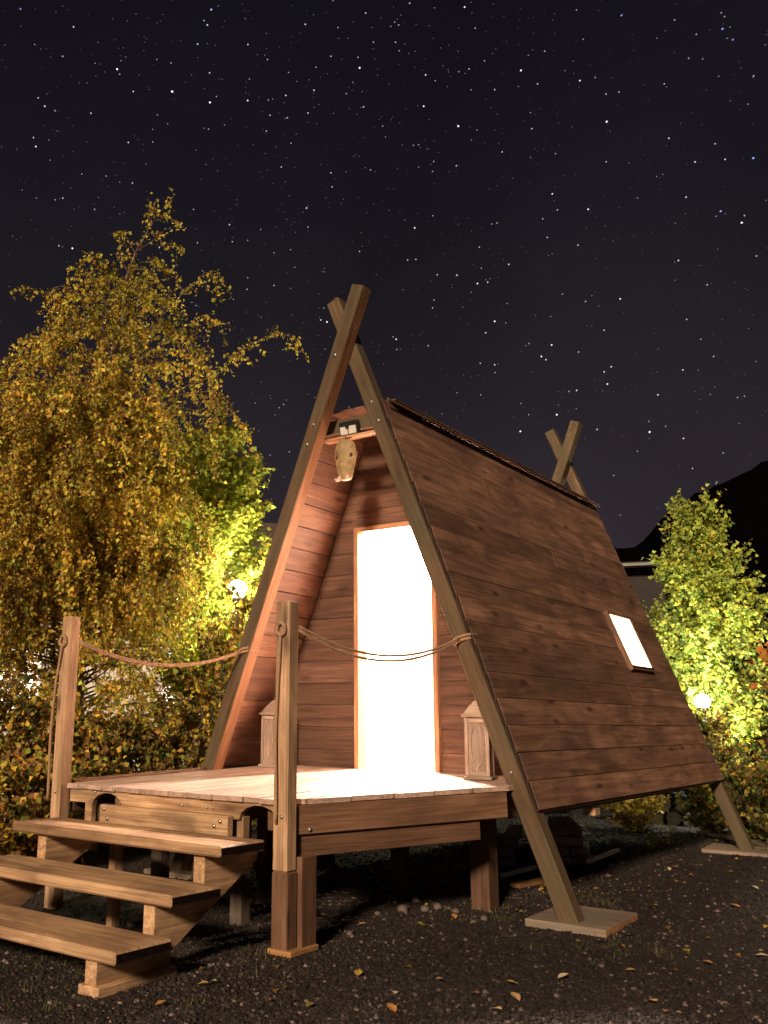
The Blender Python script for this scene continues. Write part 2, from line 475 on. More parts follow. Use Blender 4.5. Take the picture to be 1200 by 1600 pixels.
# ------------------------------------------------------------------ stars of the night sky
STARS = [  # photo pixel x, y, size, brightness, blue
    (32, 14, 1.2, .55, 1), (330, 15, 1.2, .8, .7), (324, 39, 1, .75, 0), (183, 108, 1.3, 1, 0), (187, 116, .9, .5, .2), (269, 143, 1.5, 1, 0), (328, 160, 1.3, 1, 0), (387, 157, 1.1, .85, 0),
    (98, 88, 1, .5, 0), (70, 166, 1.1, .75, .2), (56, 229, 1.1, .85, 0), (86, 173, .9, .5, 0), (207, 286, .9, .6, 0), (113, 388, 1.2, 1, 0), (245, 93, .8, .4, 0), (477, 38, 1, .65, 0), (517, 88, .9, .6, 0),
    (562, 106, 1.2, .95, 0), (568, 167, 1, .6, 0), (662, 166, 1.1, .9, 0), (716, 197, 1.3, 1, 0), (726, 11, 1.1, .85, 0), (640, 5, .9, .6, 0), (623, 39, .9, .5, 0), (618, 66, .9, .6, 0), (665, 117, 1, .75, 0), (680, 126, .8, .45, 0),
    (449, 184, .9, .6, 0), (422, 180, .9, .6, 0), (418, 93, .9, .5, 0), (598, 197, .8, .5, 0), (646, 227, .8, .5, 0), (654, 226, .8, .5, 0), (517, 270, .9, .7, 0), (519, 292, .9, .6, 0), (713, 259, .9, .7, 0), (773, 140, .9, .65, 0), (757, 95, .8, .5, 0),
    (717, 112, .8, .5, 0), (745, 203, .8, .4, 0), (676, 268, .8, .5, 0), (814, 110, 1.2, .95, 0), (906, 126, 1.1, .85, 0), (840, 131, .9, .6, 0), (851, 80, .9, .5, 0), (930, 121, .8, .5, 0), (947, 147, .9, .6, 0), (948, 190, 1.3, 1, 0),
    (831, 201, .9, .6, 0), (829, 176, .8, .4, 0), (971, 24, 1.2, .7, 1), (1054, 31, .9, .5, 0), (1129, 45, 1.3, .75, 1), (1145, 62, 1.2, .6, 1), (1127, 20, .9, .45, 0), (1132, 26, .9, .45, 0), (1076, 91, .9, .5, 0), (1098, 92, .8, .45, 0), (1038, 131, .9, .55, 0),
    (1045, 216, 1, .7, 0), (1086, 253, 1, .75, 0), (1133, 249, 1, .65, 0), (1177, 247, 1.3, .9, 1), (868, 240, .8, .5, 0), (1126, 330, 1.2, .9, 1), (1159, 348, 1.3, .95, 0), (1072, 308, 1, .7, 0), (919, 327, 1.1, .9, 0), (863, 303, 1.1, .8, 0), (871, 328, .9, .6, 0),
    (848, 342, .9, .55, 0), (855, 371, .9, .6, 0), (903, 383, .9, .7, 0), (1060, 407, 1, .75, 0), (1105, 445, .9, .6, 0), (969, 467, 1.1, .85, 0), (915, 471, .9, .6, 0), (944, 516, .9, .7, 0), (862, 539, 1.1, .95, 0), (846, 557, 1.1, .95, 0), (853, 562, 1, .8, 0),
    (904, 550, .9, .6, 0), (955, 573, 1, .75, 0), (944, 581, 1, .75, 0), (949, 600, 1.1, .9, 0), (1073, 499, .9, .6, 0), (1067, 578, .9, .7, 0), (1115, 557, .9, .6, 0), (1095, 530, .8, .5, 0), (479, 325, 1, .8, 0), (648, 356, 1.1, .9, 0), (714, 430, 1, .8, 0),
    (746, 443, 1.1, .9, 0), (762, 441, 1, .75, 0), (795, 413, 1, .8, 0), (749, 386, .9, .6, 0), (752, 419, .8, .5, 0), (773, 502, 1.2, .95, 0), (759, 520, 1, .75, 0), (773, 570, 1, .75, 0), (676, 481, .9, .6, 0), (669, 540, .9, .6, 0), (619, 530, 1.1, .9, 0),
    (620, 546, .9, .5, 0), (511, 503, 1.2, 1, 0), (501, 500, 1, .75, 0), (428, 446, .9, .6, 0), (454, 390, .8, .5, 0), (428, 395, .8, .5, 0), (870, 648, 1.2, 1, 0), (813, 674, 1.2, 1, 0), (933, 671, 1.1, .6, 0), (1015, 675, 1.3, 1, 0), (1028, 617, 1, .75, 0),
    (1067, 578, 1, .7, 0), (901, 610, 1, .8, 0), (826, 648, .8, .5, 0), (751, 617, .8, .5, 0), (1068, 685, 1, .7, 0), (1040, 666, .8, .5, 0), (996, 705, .8, .5, 0), (1082, 732, .9, .6, 0), (959, 743, .8, .55, 0), (145, 420, .8, .5, 0), (386, 452, .9, .6, 0), (387, 434, .8, .5, 0), (452, 706, .8, .6, 0), (1120, 753, .8, .5, 0)]
sd, ssz, scol = [], [], []
for px, py, s, b, bl in STARS:
    d = ray(px, py).normalized(); sd.append(d[:])
    ssz.append(s * .92); k = b ** 1.5 * 1.35
    scol.append((k * (1 - .62 * bl), k * (.98 - .55 * bl), k * (1.0 + .25 * bl)))
NS = 26000
u = rng.random(NS) * .98 + .02; ph = rng.random(NS) * 2 * np.pi
for k in range(NS):
    z = u[k]; r = math.sqrt(1 - z * z)
    sd.append((r * math.cos(ph[k]), r * math.sin(ph[k]), z))
    mg = rng.random() ** 9
    ssz.append(.50 + .38 * mg + .1 * rng.random())
    lum = (.04 + .11 * rng.random() ** 2 + .55 * mg) * min(1, .25 + 1.6 * z) * (1 + .9 * noise.noise(Vector((sd[-1][0] * 2.6, sd[-1][1] * 2.6, z * 2.6))))
    tint = rng.normal(0, .12)
    scol.append((lum * (1 + tint), lum, lum * (1.02 - tint)))
sd = np.array(sd); ssz = np.array(ssz); scol = np.array(scol)
RS = 2200.0
octv = np.array([[1, 0, 0], [-1, 0, 0], [0, 1, 0], [0, -1, 0], [0, 0, 1], [0, 0, -1]], float)
octf = np.array([[0, 2, 4], [2, 1, 4], [1, 3, 4], [3, 0, 4], [2, 0, 5], [1, 2, 5], [3, 1, 5], [0, 3, 5]])
n = len(sd)
SV = (sd[:, None, :] * RS + octv[None] * (ssz * 2.05)[:, None, None]).reshape(-1, 3) + np.array(CAM)
SF = (octf[None] + 6 * np.arange(n)[:, None, None]).reshape(-1, 3)
m, t, b = new_mat('starlight')
t.nodes.remove(b); at = t.nodes.new('ShaderNodeAttribute'); at.attribute_name = 'tint'; em = t.nodes.new('ShaderNodeEmission')
t.links.new(at.outputs['Color'], em.inputs[0]); t.links.new(em.outputs[0], t.nodes['Material Output'].inputs[0])
m.cycles.emission_sampling = 'NONE'
tag(np_mesh('sky', SV, SF, m, cols=np.repeat(scol, 6, 0)), kind='structure')

# ------------------------------------------------------------------ the A-frame cabin
HA, WA, LEN = 4.2046, 1.6248, 4.4831
HYP = math.hypot(HA, WA)
NR = Vector((HA, 0, WA)) / HYP             # outward normal of the right slope
UPR = Vector((-WA, 0, HA)) / HYP           # up the right slope


def xin(z): return WA * (1 - z / HA)


def mirror(v): return Vector((-v[0], v[1], v[2]))


cabin = thing('a_frame_cabin', (0, 2.2, 0), 'brown wooden A-frame cabin with crossed beam tips and a brightly lit open doorway', 'cabin')
BW, BD = .115, .120                        # beam width in the gable plane, and depth


def beam_pt(z, side, y):
    """centre line of a leaning beam at height z; side +1 has its foot on the right"""
    base = Vector((xin(z), 0, z)) - NR * (.0575 - .0125)
    p = Vector((base.x * side, y, base.z))
    return p


def beam(side, y, ztop, zfoot):
    p0, p1 = beam_pt(zfoot, side, y), beam_pt(ztop, side, y)
    o = board('beam', p0, p1, BD, BW, (NR.x * side, 0, NR.z), M_BEAM, cabin, endmat=M_BEAM, c=.007)
    return o


YB = LEN + .03
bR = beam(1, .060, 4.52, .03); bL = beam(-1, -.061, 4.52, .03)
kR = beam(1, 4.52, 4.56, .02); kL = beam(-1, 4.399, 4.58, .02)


# front left beam's inner face: orange door light put into the wood colour
me = bL.data.copy(); bL.data = me; me.materials.append(M_DOORLIT)
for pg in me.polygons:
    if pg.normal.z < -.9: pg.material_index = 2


def bolt(parent, p, nrm, r=.013):
    q = Vector(nrm).to_track_quat('Z', 'Y').to_matrix().to_4x4(); q.translation = Vector(p)
    lathe('bolt', [(r, -.01), (r, .006), (r * .6, .011), (r * .2, .012)], q, M_STEEL, parent, 8)


for p in (beam_pt(3.98, -1, -.122), ): bolt(bL, p, (0, -1, 0), .016)
for z in (3.42, 3.58): bolt(bR, beam_pt(z, 1, -.001) + Vector((.01, 0, 0)), (0, -1, 0), .014)
for z in (3.30, 3.45): bolt(bL, beam_pt(z, -1, -.122), (0, -1, 0), .014)
bolt(bR, beam_pt(.90, 1, -.001), (0, -1, 0), .013)

# cladding of both slopes
ROWS, PITCH, ZB = 17, .184, .652
Y0, Y1 = .018, 4.53
WY0, WY1 = 3.105, 3.735                       # window opening along the roof
CT = .024


def slope_pt(s, y, perp, side):
    v = Vector((xin(ZB), y, ZB)) + UPR * s + NR * perp
    return Vector((v.x * side, v.y, v.z))


for side, tagname in ((1, 'right'), (-1, 'left')):
    nrm = Vector((NR.x * side, 0, NR.z))
    # battens and sheathing carry the boards; the lining is the room's own pale inner face
    if side > 0:
        segs = [(.70, 4.43, 0, 6 * PITCH + .0), (.70, WY0, 6 * PITCH, 9 * PITCH), (WY1, 4.43, 6 * PITCH, 9 * PITCH), (.70, 4.43, 9 * PITCH, ROWS * PITCH)]
    else:
        segs = [(.70, 4.43, 0, ROWS * PITCH)]
    lv, lf = [], []
    for ya, yb, sa, sb in segs:
        k = len(lv)
        for pr in (-.008, .010):
            for s, y in ((sa, ya), (sa, yb), (sb, yb), (sb, ya)):
                lv.append(slope_pt(s, y, pr, side) - Vector((0, 2.2, 0)))
        lf += [(k, k + 1, k + 2, k + 3), (k + 4, k + 7, k + 6, k + 5), (k, k + 4, k + 5, k + 1), (k + 1, k + 5, k + 6, k + 2), (k + 2, k + 6, k + 7, k + 3), (k + 3, k + 7, k + 4, k)]
    roof = mesh_obj('roof_slope', lv, lf, M_LINE, WM[cabin], cabin, mats=[M_LINE, M_FELT], mi=[0, 1, 1, 1, 1, 1] * len(segs))
    ya_front = Y0 if side > 0 else -.03
    for i in range(ROWS):
        s = (i + .5) * PITCH
        spans = [(ya_front + random.uniform(-.004, .004), Y1 + random.uniform(-.006, .006))]
        if side > 0 and 6 <= i < 9:
            spans = [(spans[0][0], WY0 - .002), (WY1 + .002, spans[0][1])]
        elif side > 0 and i in (2, 4, 11, 14):                     # boards butted end to end
            j = (1.9, 2.8, 2.35, 1.4)[(2, 4, 11, 14).index(i)]
            spans = [(spans[0][0], j - .0015), (j + .0015, spans[0][1])]
        for ya, yb in spans:
            tilt = .050 + random.uniform(-.012, .014)
            n2 = (nrm - Vector((UPR.x * side, 0, UPR.z)) * tilt).normalized()
            pr = .0135 + CT / 2 + tilt * .5 * PITCH - .0005 + random.uniform(0, .0015)
            board('board', slope_pt(s + random.uniform(-.001, .001), ya, pr, side), slope_pt(s + random.uniform(-.001, .001), yb, pr + random.uniform(-.0015, .0015), side), PITCH - .0055, CT, n2, M_STAIN, roof, endmat=M_ENDSTAIN, c=.003)
    # lower drip batten under the cladding
    board('batten', slope_pt(.02, .12, -.02, side), slope_pt(.02, 4.35, -.02, side), .05, .035, nrm, M_PINE, cabin)
# flat cap over the ridge
ridge = thing  # (name kept free)
capz = ZB + UPR.z * ROWS * PITCH + .022
for k, (xa, xb) in enumerate(((-.345, -.12), (-.118, .118), (.12, .345))):
    x = (xa + xb) / 2
    board('ridge_board', (x, .12, capz), (x, Y1 + .02, capz), xb - xa, .014, (0, 0, 1), M_STAIN, cabin)
for sd_ in (1, -1):
    board('ridge_trim', (sd_ * .338, .02, capz - .022), (sd_ * .338, Y1 + .02, capz - .022), .022, .012, (sd_, 0, .38), M_STAIN, cabin)

# front gable, set back behind the beams
GY0 = .67
DW, DZ0, DZ1 = .337, .815, 2.712
FW = .042                                    # door frame width
GB = .176
gable = mesh_obj('wall', [(x, y, z) for y in (GY0 + .025 - 2.2, GY0 + .045 - 2.2) for x, z in ((-xin(.78), .78), (-DW - .05, .78), (-DW - .05, 2.75), (DW + .05, 2.75), (DW + .05, .78), (xin(.78), .78), (xin(3.575), 3.575), (-xin(3.575), 3.575))],
                 [(0, 1, 2, 7), (2, 3, 6, 7), (3, 4, 5, 6), (15, 10, 9, 8), (15, 14, 11, 10), (14, 13, 12, 11), (1, 9, 10, 2), (2, 10, 11, 3), (3, 11, 12, 4), (0, 8, 9, 1), (4, 12, 13, 5), (6, 14, 15, 7)], M_LINE, WM[cabin], cabin)
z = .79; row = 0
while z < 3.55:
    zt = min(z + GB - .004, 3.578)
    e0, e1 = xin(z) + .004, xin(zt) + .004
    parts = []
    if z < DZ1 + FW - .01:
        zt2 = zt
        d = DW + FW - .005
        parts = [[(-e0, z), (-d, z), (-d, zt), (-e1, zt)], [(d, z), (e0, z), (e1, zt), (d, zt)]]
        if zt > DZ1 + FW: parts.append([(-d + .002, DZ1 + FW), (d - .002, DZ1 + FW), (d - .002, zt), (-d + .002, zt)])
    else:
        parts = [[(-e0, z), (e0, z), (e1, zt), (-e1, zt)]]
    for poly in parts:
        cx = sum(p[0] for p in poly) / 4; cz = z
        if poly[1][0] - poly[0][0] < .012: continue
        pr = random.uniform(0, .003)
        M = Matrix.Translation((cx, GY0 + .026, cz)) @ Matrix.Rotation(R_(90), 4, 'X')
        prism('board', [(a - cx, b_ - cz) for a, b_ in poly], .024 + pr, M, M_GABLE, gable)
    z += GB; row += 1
# back wall
mesh_obj('back_wall', [(x, y, z) for y in (4.30 - 2.2, 4.34 - 2.2) for x, z in ((-xin(.70), .70), (xin(.70), .70), (xin(3.575), 3.575), (-xin(3.575), 3.575))],
         [(0, 1, 2, 3), (7, 6, 5, 4), (0, 4, 5, 1), (1, 5, 6, 2), (2, 6, 7, 3), (3, 7, 4, 0)], M_LINE, WM[cabin], cabin)
# room floor and the sills it stands on
mesh_obj('floor', [(x, y, z) for z in (.72, .800) for x, y in ((-1.33, .70 - 2.2), (1.33, .70 - 2.2), (1.33, 4.30 - 2.2), (-1.33, 4.30 - 2.2))],
         [(3, 2, 1, 0), (4, 5, 6, 7), (0, 1, 5, 4), (1, 2, 6, 5), (2, 3, 7, 6), (3, 0, 4, 7)], M_LINE, WM[cabin], cabin)
for x in (-1.05, 0, 1.05):
    board('floor_beam', (x, .75, .64), (x, 4.35, .64), .10, .15, (0, 0, 1), M_RIM, cabin)
for x, y in ((-1.05, 1.2), (0, 2.0), (-1.05, 3.9), (0, 3.9)):
    board('support_post', (x, y, -.03), (x, y, .565), .11, .11, (0, 1, 0), M_OLD, cabin)
board('roof_stub', (1.33, 1.05, .585), (1.33, 1.15, .585), .09, .05, (0, 0, 1), M_PINE, cabin)
# door frame, sill and the leaf swung inwards
dj = thing
frame_o = board('door_frame', (-DW - FW / 2, GY0 + .02, DZ0), (-DW - FW / 2, GY0 + .02, DZ1 + FW), .13, FW, (1, 0, 0), M_JAMB, cabin)
board('jamb', (DW + FW / 2, GY0 + .02, DZ0), (DW + FW / 2, GY0 + .02, DZ1 + FW), .13, FW, (1, 0, 0), M_JAMB, frame_o)
board('head', (-DW + .001, GY0 + .02, DZ1 + FW / 2), (DW - .001, GY0 + .02, DZ1 + FW / 2), .13, FW, (0, 0, 1), M_JAMB, frame_o)
board('sill', (-DW - FW, GY0 + .015, DZ0 - .01), (DW + FW, GY0 + .015, DZ0 - .01), .14, .024, (0, 0, 1), M_JAMB, frame_o)
leaf = board('door', (DW + .03, .77, DZ0 + .02), (DW + .03, .77, DZ1 - .02), .02, .04, (1, 0, 0), M_WHITE, cabin)
board('door_panel', (DW + .03, 1.09, DZ0 + .02), (DW + .03, 1.09, DZ1 - .02), .62, .036, (1, 0, 0), M_WHITE, leaf)
cyl('handle', (DW + .015, 1.33, 1.82), (DW - .035, 1.33, 1.82), .01, .01, M_STEEL, leaf, 8)

# window in the right slope: a box frame standing proud of the cladding
sa, sb = 6 * PITCH, 9 * PITCH
FT = .014
win = board('window', slope_pt(sa + FT / 2, WY0, .035, 1), slope_pt(sa + FT / 2, WY1, .035, 1), FT, .10, NR, M_CAP, cabin)
board('window_frame', slope_pt(sb - FT / 2, WY0, .035, 1), slope_pt(sb - FT / 2, WY1, .035, 1), FT, .10, NR, M_CAP, win)
board('window_frame', slope_pt(sa - .03, WY0 - .014, .050, 1), slope_pt(sb + .012, WY0 - .014, .050, 1), .032, .062, NR, M_STAIN, win)
board('window_frame', slope_pt(sa + FT + .001, WY1 - FT / 2, .035, 1), slope_pt(sb - FT - .001, WY1 - FT / 2, .035, 1), FT, .10, NR, M_CAP, win)
board('window_sill', slope_pt(sa - .012, WY0 + .01, .050, 1), slope_pt(sa - .012, WY1 + .015, .050, 1), .022, .05, NR, M_STAIN, win)
board('pane', slope_pt((sa + sb) / 2, WY0 + .009, .068, 1), slope_pt((sa + sb) / 2, WY1 - FT - .001, .068, 1), sb - sa - 2 * FT - .002, .006, NR, M_FROST, win, c=0)
board('mullion', slope_pt(sa + .034, WY1 - .10, .03, 1), slope_pt(sb - .034, WY1 - .10, .03, 1), .014, .02, NR, M_WHITE, win)
# collar tie and the little shelf batten above the door
board('collar_tie', (-.30, .115, 3.46), (.30, .115, 3.46), .045, .11, (0, 0, 1), M_BEAM, cabin)
board('shelf_batten', (-.255, .055, 3.335), (.255, .055, 3.335), .075, .022, (0, 0, 1), M_JAMB, cabin)

# ceiling lamp that floods the room
LP = Vector((.08, 2.45, 3.02))
lamp = thing('ceiling_lamp', LP + Vector((0, 0, .45)), 'bright lamp hanging inside the cabin behind the open doorway', 'lamp')
cyl('cord', LP + Vector((0, 0, .1)), LP + Vector((0, 0, .55)), .006, .006, M_BLACK, lamp, 6)
lathe('socket', [(.02, .04), (.026, .05), (.026, .10), (.012, .12)], Matrix.Translation(LP), M_BLACK, lamp, 10)
lathe('bulb', [(.006, -.045), (.03, -.035), (.045, 0), (.035, .03), (.02, .045)], Matrix.Translation(LP), emit('bulb_glow', (1, .93, .85), 60), lamp, 12)
pl = bpy.data.lights.new('room_light', 'POINT'); pl.energy = 3700; pl.shadow_soft_size = .10; pl.color = (1, .72, .58)
po = bpy.data.objects.new('room_light', pl); put(po, Matrix.Translation(LP), lamp)

WP = Vector((-.62, 1.45, 1.95))
wlamp = thing('wall_lamp', WP, 'lamp on the inner left wall just inside the cabin doorway', 'lamp')
board('arm', WP + Vector((-.30, 0, .03)), WP + Vector((-.02, 0, .03)), .03, .02, (0, 0, 1), M_STEEL, wlamp)
lathe('bulb', [(.006, -.05), (.03, -.04), (.045, 0), (.03, .03), (.015, .04)], Matrix.Translation(WP), emit('wall_bulb_glow', (1, .93, .85), 60), wlamp, 12)
pl = bpy.data.lights.new('wall_lamp_light', 'POINT'); pl.energy = 1700; pl.shadow_soft_size = .10; pl.color = (1, .72, .58)
put(bpy.data.objects.new('wall_lamp_light', pl), Matrix.Translation(WP), wlamp)

# ------------------------------------------------------------------ deck
deck = thing('deck', (-.2, -.6, 0), 'raised pine deck with two rope posts in front of the cabin door', 'deck')
YF = -1.525
XL, XR = -1.225, .604


def dz(y): return .766 + (.826 - .766) * (y - YF) / (.66 - YF)


def right_y(x):        # where the slanting right edge cuts a plank
    return YF if x <= XR else YF + (x - XR) / (1.262 - XR) * (-.04 - YF)


PW_ = .118; x = XL
slope_ang = math.atan2(dz(.66) - dz(YF), .66 - YF)
while x < 1.25:
    x2 = min(x + PW_ - .006, 1.256)
    yb = .655 if x2 < 1.22 else .30
    fo = random.uniform(-.006, .004)
    poly = [(right_y(x) + fo, -x), (yb, -x), (yb, -x2), (right_y(x2) + fo, -x2)]
    cy = YF
    M = Matrix.Translation((0, YF, dz(YF) - .028)) @ Matrix.Rotation(R_(90), 4, 'Z') @ Matrix.Rotation(-slope_ang, 4, 'Y')
    xc = (x + x2) / 2
    pol = [(a - YF, b_ + xc) for a, b_ in poly][::-1]
    M = Matrix.Translation((xc, YF, dz(YF) - .028 + random.uniform(-.0015, .0015))) @ Matrix.Rotation(R_(90), 4, 'Z') @ Matrix.Rotation(-slope_ang, 4, 'Y')
    prism('plank', pol, .028, M, M_DECK, deck)
    x += PW_
# slanting right-hand rim, lower beam under it
fr, br = Vector((.628, -1.475, 0)), Vector((1.235, -.095, 0))
rn = Vector((br.y - fr.y, fr.x - br.x, 0)).normalized()
hz = lambda y, d: Vector((0, 0, dz(y) - .03 - d))
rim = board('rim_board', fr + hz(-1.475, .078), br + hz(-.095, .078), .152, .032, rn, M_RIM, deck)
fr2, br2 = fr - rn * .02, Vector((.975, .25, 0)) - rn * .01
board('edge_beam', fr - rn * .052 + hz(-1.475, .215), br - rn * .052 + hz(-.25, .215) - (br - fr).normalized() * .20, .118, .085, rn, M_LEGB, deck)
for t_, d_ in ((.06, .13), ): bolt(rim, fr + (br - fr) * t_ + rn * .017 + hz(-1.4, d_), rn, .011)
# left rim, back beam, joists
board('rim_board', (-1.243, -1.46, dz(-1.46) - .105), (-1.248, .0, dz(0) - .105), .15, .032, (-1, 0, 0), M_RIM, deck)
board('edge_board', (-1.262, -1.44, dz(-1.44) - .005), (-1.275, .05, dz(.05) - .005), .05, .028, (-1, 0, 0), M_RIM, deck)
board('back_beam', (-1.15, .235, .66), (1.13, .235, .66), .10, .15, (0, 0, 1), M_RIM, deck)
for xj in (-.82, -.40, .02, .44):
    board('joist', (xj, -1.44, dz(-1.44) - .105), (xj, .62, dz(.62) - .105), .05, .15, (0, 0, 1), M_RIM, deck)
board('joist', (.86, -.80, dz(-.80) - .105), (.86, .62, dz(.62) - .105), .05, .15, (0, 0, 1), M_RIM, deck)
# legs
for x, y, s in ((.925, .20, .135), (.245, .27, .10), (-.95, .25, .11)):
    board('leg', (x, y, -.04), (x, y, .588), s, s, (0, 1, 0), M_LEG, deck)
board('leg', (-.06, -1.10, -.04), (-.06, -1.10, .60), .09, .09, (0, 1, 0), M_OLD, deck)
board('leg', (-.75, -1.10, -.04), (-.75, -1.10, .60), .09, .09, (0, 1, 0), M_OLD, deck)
# rope posts: front faces flush with the deck edge
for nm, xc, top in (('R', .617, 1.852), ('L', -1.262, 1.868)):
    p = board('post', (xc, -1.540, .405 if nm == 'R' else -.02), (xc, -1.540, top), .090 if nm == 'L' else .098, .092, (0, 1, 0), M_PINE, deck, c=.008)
    if nm == 'R':
        for bx, bz in ((.595, .70), (.633, .685)): bolt(p, (bx, -1.5865, bz), (0, -1, 0), .012)
        board('leg', (.619, -1.540, -.03), (.619, -1.540, .405), .106, .096, (0, 1, 0), M_RIM, deck, c=.008)  # darker lower post: shade below the treads put into its wood colour
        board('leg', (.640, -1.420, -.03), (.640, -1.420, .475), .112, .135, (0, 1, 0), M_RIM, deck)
        board('foot_board', (.555, -1.475, .010), (.712, -1.475, .010), .25, .03, (0, 0, 1), M_SLABEND, deck)
    else:
        bolt(p, (-1.258, -1.5865, .715), (0, -1, 0), .012)
# front fascia with two arched cut-outs, and the bolted ledger below it
FY = -1.492
zt = dz(FY) - .030


def arch(x0, x1, ztop, rr, n=7):
    """arch outline from (x0) up and over to (x1)"""
    pts = []
    for k in range(n + 1):
        a = math.pi - math.pi * k / n
        pts.append(((x0 + x1) / 2 + (x1 - x0) / 2 * math.cos(a), ztop - rr + rr * math.sin(a)))
    return pts


prof = [(-1.205, zt), (-1.205, .655), (-1.05, .655), (-1.05, .50), (-.985, .50), (-.985, .60)]
prof += arch(-.985, -.705, zt - .012, .085)
prof += [(-.705, .640), (.235, .640)]
prof += arch(.262, .545, zt - .012, .085)
prof += [(.568, .655), (.568, zt)]
prof = [(a, b_ - .655) for a, b_ in prof]
M = Matrix.Translation((0, FY + .02, .655)) @ Matrix.Rotation(R_(90), 4, 'X')
fas = prism('fascia', prof, .034, M, M_STEP, deck)
led = board('ledger', (-.845, -1.538, .592), (.225, -1.538, .592), .05, .135, (0, 0, 1), M_STEP, deck)
for bx, bz in ((-.80, .635), (-.765, .578), (.175, .628), (.13, .60)): bolt(led, (bx, -1.5645, bz), (0, -1, 0), .013)
for bx in (-.18, -.12, .02, .07): bolt(fas, (bx, FY - .0145, zt - .045), (0, -1, 0), .009)
bolt(fas, (-.955, FY - .0145, zt - .012), (0, -1, 0), .010)
for xx in (-1.02, .247):
    board('cleat', (xx, -1.45, .36), (xx, -1.45, .655), .05, .06, (0, 1, 0), M_STEP, deck)

# ------------------------------------------------------------------ steps
steps = thing('wooden_steps', (-.2, -2.2, 0), 'open pine steps with three thick plank treads leading up to the deck', 'steps')
TX0, TX1, TD, TT = -1.055, .618, .357, .056
TR = [(-2.059, .577), (-2.397, .390), (-2.735, .203)]
for k, (y, z) in enumerate(TR):
    board('tread', (TX0 + random.uniform(-.012, .012), y + TD / 2, z - TT / 2), (TX1 + random.uniform(-.004, .004), y + TD / 2, z - TT / 2), TD, TT, (0, 0, 1), M_STEP, steps, endmat=M_DARKEND, c=.010)
for xs_ in (.400, -.86):
    pr = [(-2.70, .03), (-2.70, .147), (-2.355, .147), (-2.355, .334), (-2.015, .334), (-2.015, .521), (-1.58, .521), (-1.60, .46), (-2.24, .105), (-2.24, .03)]
    pr = [(a + 2.2, b_ - .2) for a, b_ in pr]
    M = Matrix.Translation((xs_, -2.2, .2)) @ Matrix(((0, 0, 1), (1, 0, 0), (0, 1, 0))).to_4x4()
    prism('stringer', pr, .075, M, M_STEP, steps)
    board('foot_board', (xs_ + .045, -2.72, .018), (xs_ + .045, -2.225, .018), .135, .044, (0, 0, 1), M_STEP, steps)
g2_ = on_ground(176, 1441)
board('prop_post', (g2_.x, g2_.y, -.03), (g2_.x, g2_.y, .50), .05, .07, (0, 1, 0), M_STEP, steps)

# ------------------------------------------------------------------ footing boards under the beam feet
fb = board('footing_board', (1.31, .23, .022), (1.80, .245, .022), .62, .05, (0, 0, 1), M_SLAB, None, endmat=M_SLABEND, c=.006)
tag(fb, 'short grey plank under the beam foot beside the deck', 'plank')
fb = board('footing_board', (1.20, YB, .014), (1.78, YB + .03, .014), .55, .04, (0, 0, 1), M_SLAB, None, endmat=M_SLABEND, c=.006)
tag(fb, 'short pale plank under the rear beam foot near the shrubs', 'plank')
for yy, lb in ((.0, 'short plank under the far front beam foot behind the steps'), ):
    fb = board('footing_board', (-1.80, yy, .016), (-1.30, yy, .016), .45, .04, (0, 0, 1), M_SLAB, None)
    tag(fb, lb, 'plank')

# ------------------------------------------------------------------ ropes
M_ = None


def rope(label, a, b, sag, tail_from, tail_x, knot2, two=True):
    r = thing('rope', a, label, 'rope', None)
    a, b = Vector(a), Vector(b)
    for k, (dzr, dsag) in enumerate(((.010, 0.0), (-.010, .018 if two else .003))):
        pts = []
        for i in range(25):
            t_ = i / 24; p = a.lerp(b, t_); p.z += dzr * (1 - .6 * t_) * (1 if two else .7) - (sag + dsag) * 4 * t_ * (1 - t_); pts.append(p)
        tube('strand', pts, .0085, M_ROPE, r, 7)
    # knot on the face of the post and the tail hanging down
    kp = Vector(tail_from)
    pts = [kp + Vector((.030 * math.cos(q), -.012 - .004 * math.sin(2 * q), .034 * math.sin(q))) for q in np.linspace(0, 4 * math.pi, 26)]
    tube('knot', pts, .0125, M_ROPE, r, 6)
    pts = []
    for i in range(18):
        t_ = i / 17
        pts.append(Vector((kp.x + (tail_x - kp.x) * min(1, t_ * 4) + .004 * math.sin(9 * t_), kp.y - .016 + .004 * math.sin(7 * t_), kp.z - .02 - t_ * 1.02)))
    tube('tail', pts, .0095, M_ROPE, r, 6)
    kb = Vector(knot2)
    for dq in (-.016, .008):
        pts = []
        for q in np.linspace(0, 2 * math.pi, 17):
            pts.append(kb + Vector((.072 * math.cos(q), .078 * math.sin(q), dq + .02 * math.cos(q))))
        tube('loop', pts, .0105, M_ROPE, r, 6)
    return r


pb = beam_pt(1.745, 1, .06)
rope('pair of sagging ropes across the doorway from right rope post to the lit beam', (.655, -1.50, 1.708), (pb.x - .0, -.018, 1.742), .145, (.617, -1.588, 1.692), .600, (pb.x, .06, 1.745))
pb = beam_pt(1.715, -1, -.061)
rope('sagging rope against the birch leaves between far post and left beam', (-1.225, -1.50, 1.700), (pb.x, -.13, 1.712), .135, (-1.268, -1.588, 1.700), -1.318, (pb.x, -.061, 1.715), False)

# ------------------------------------------------------------------ lanterns by the door


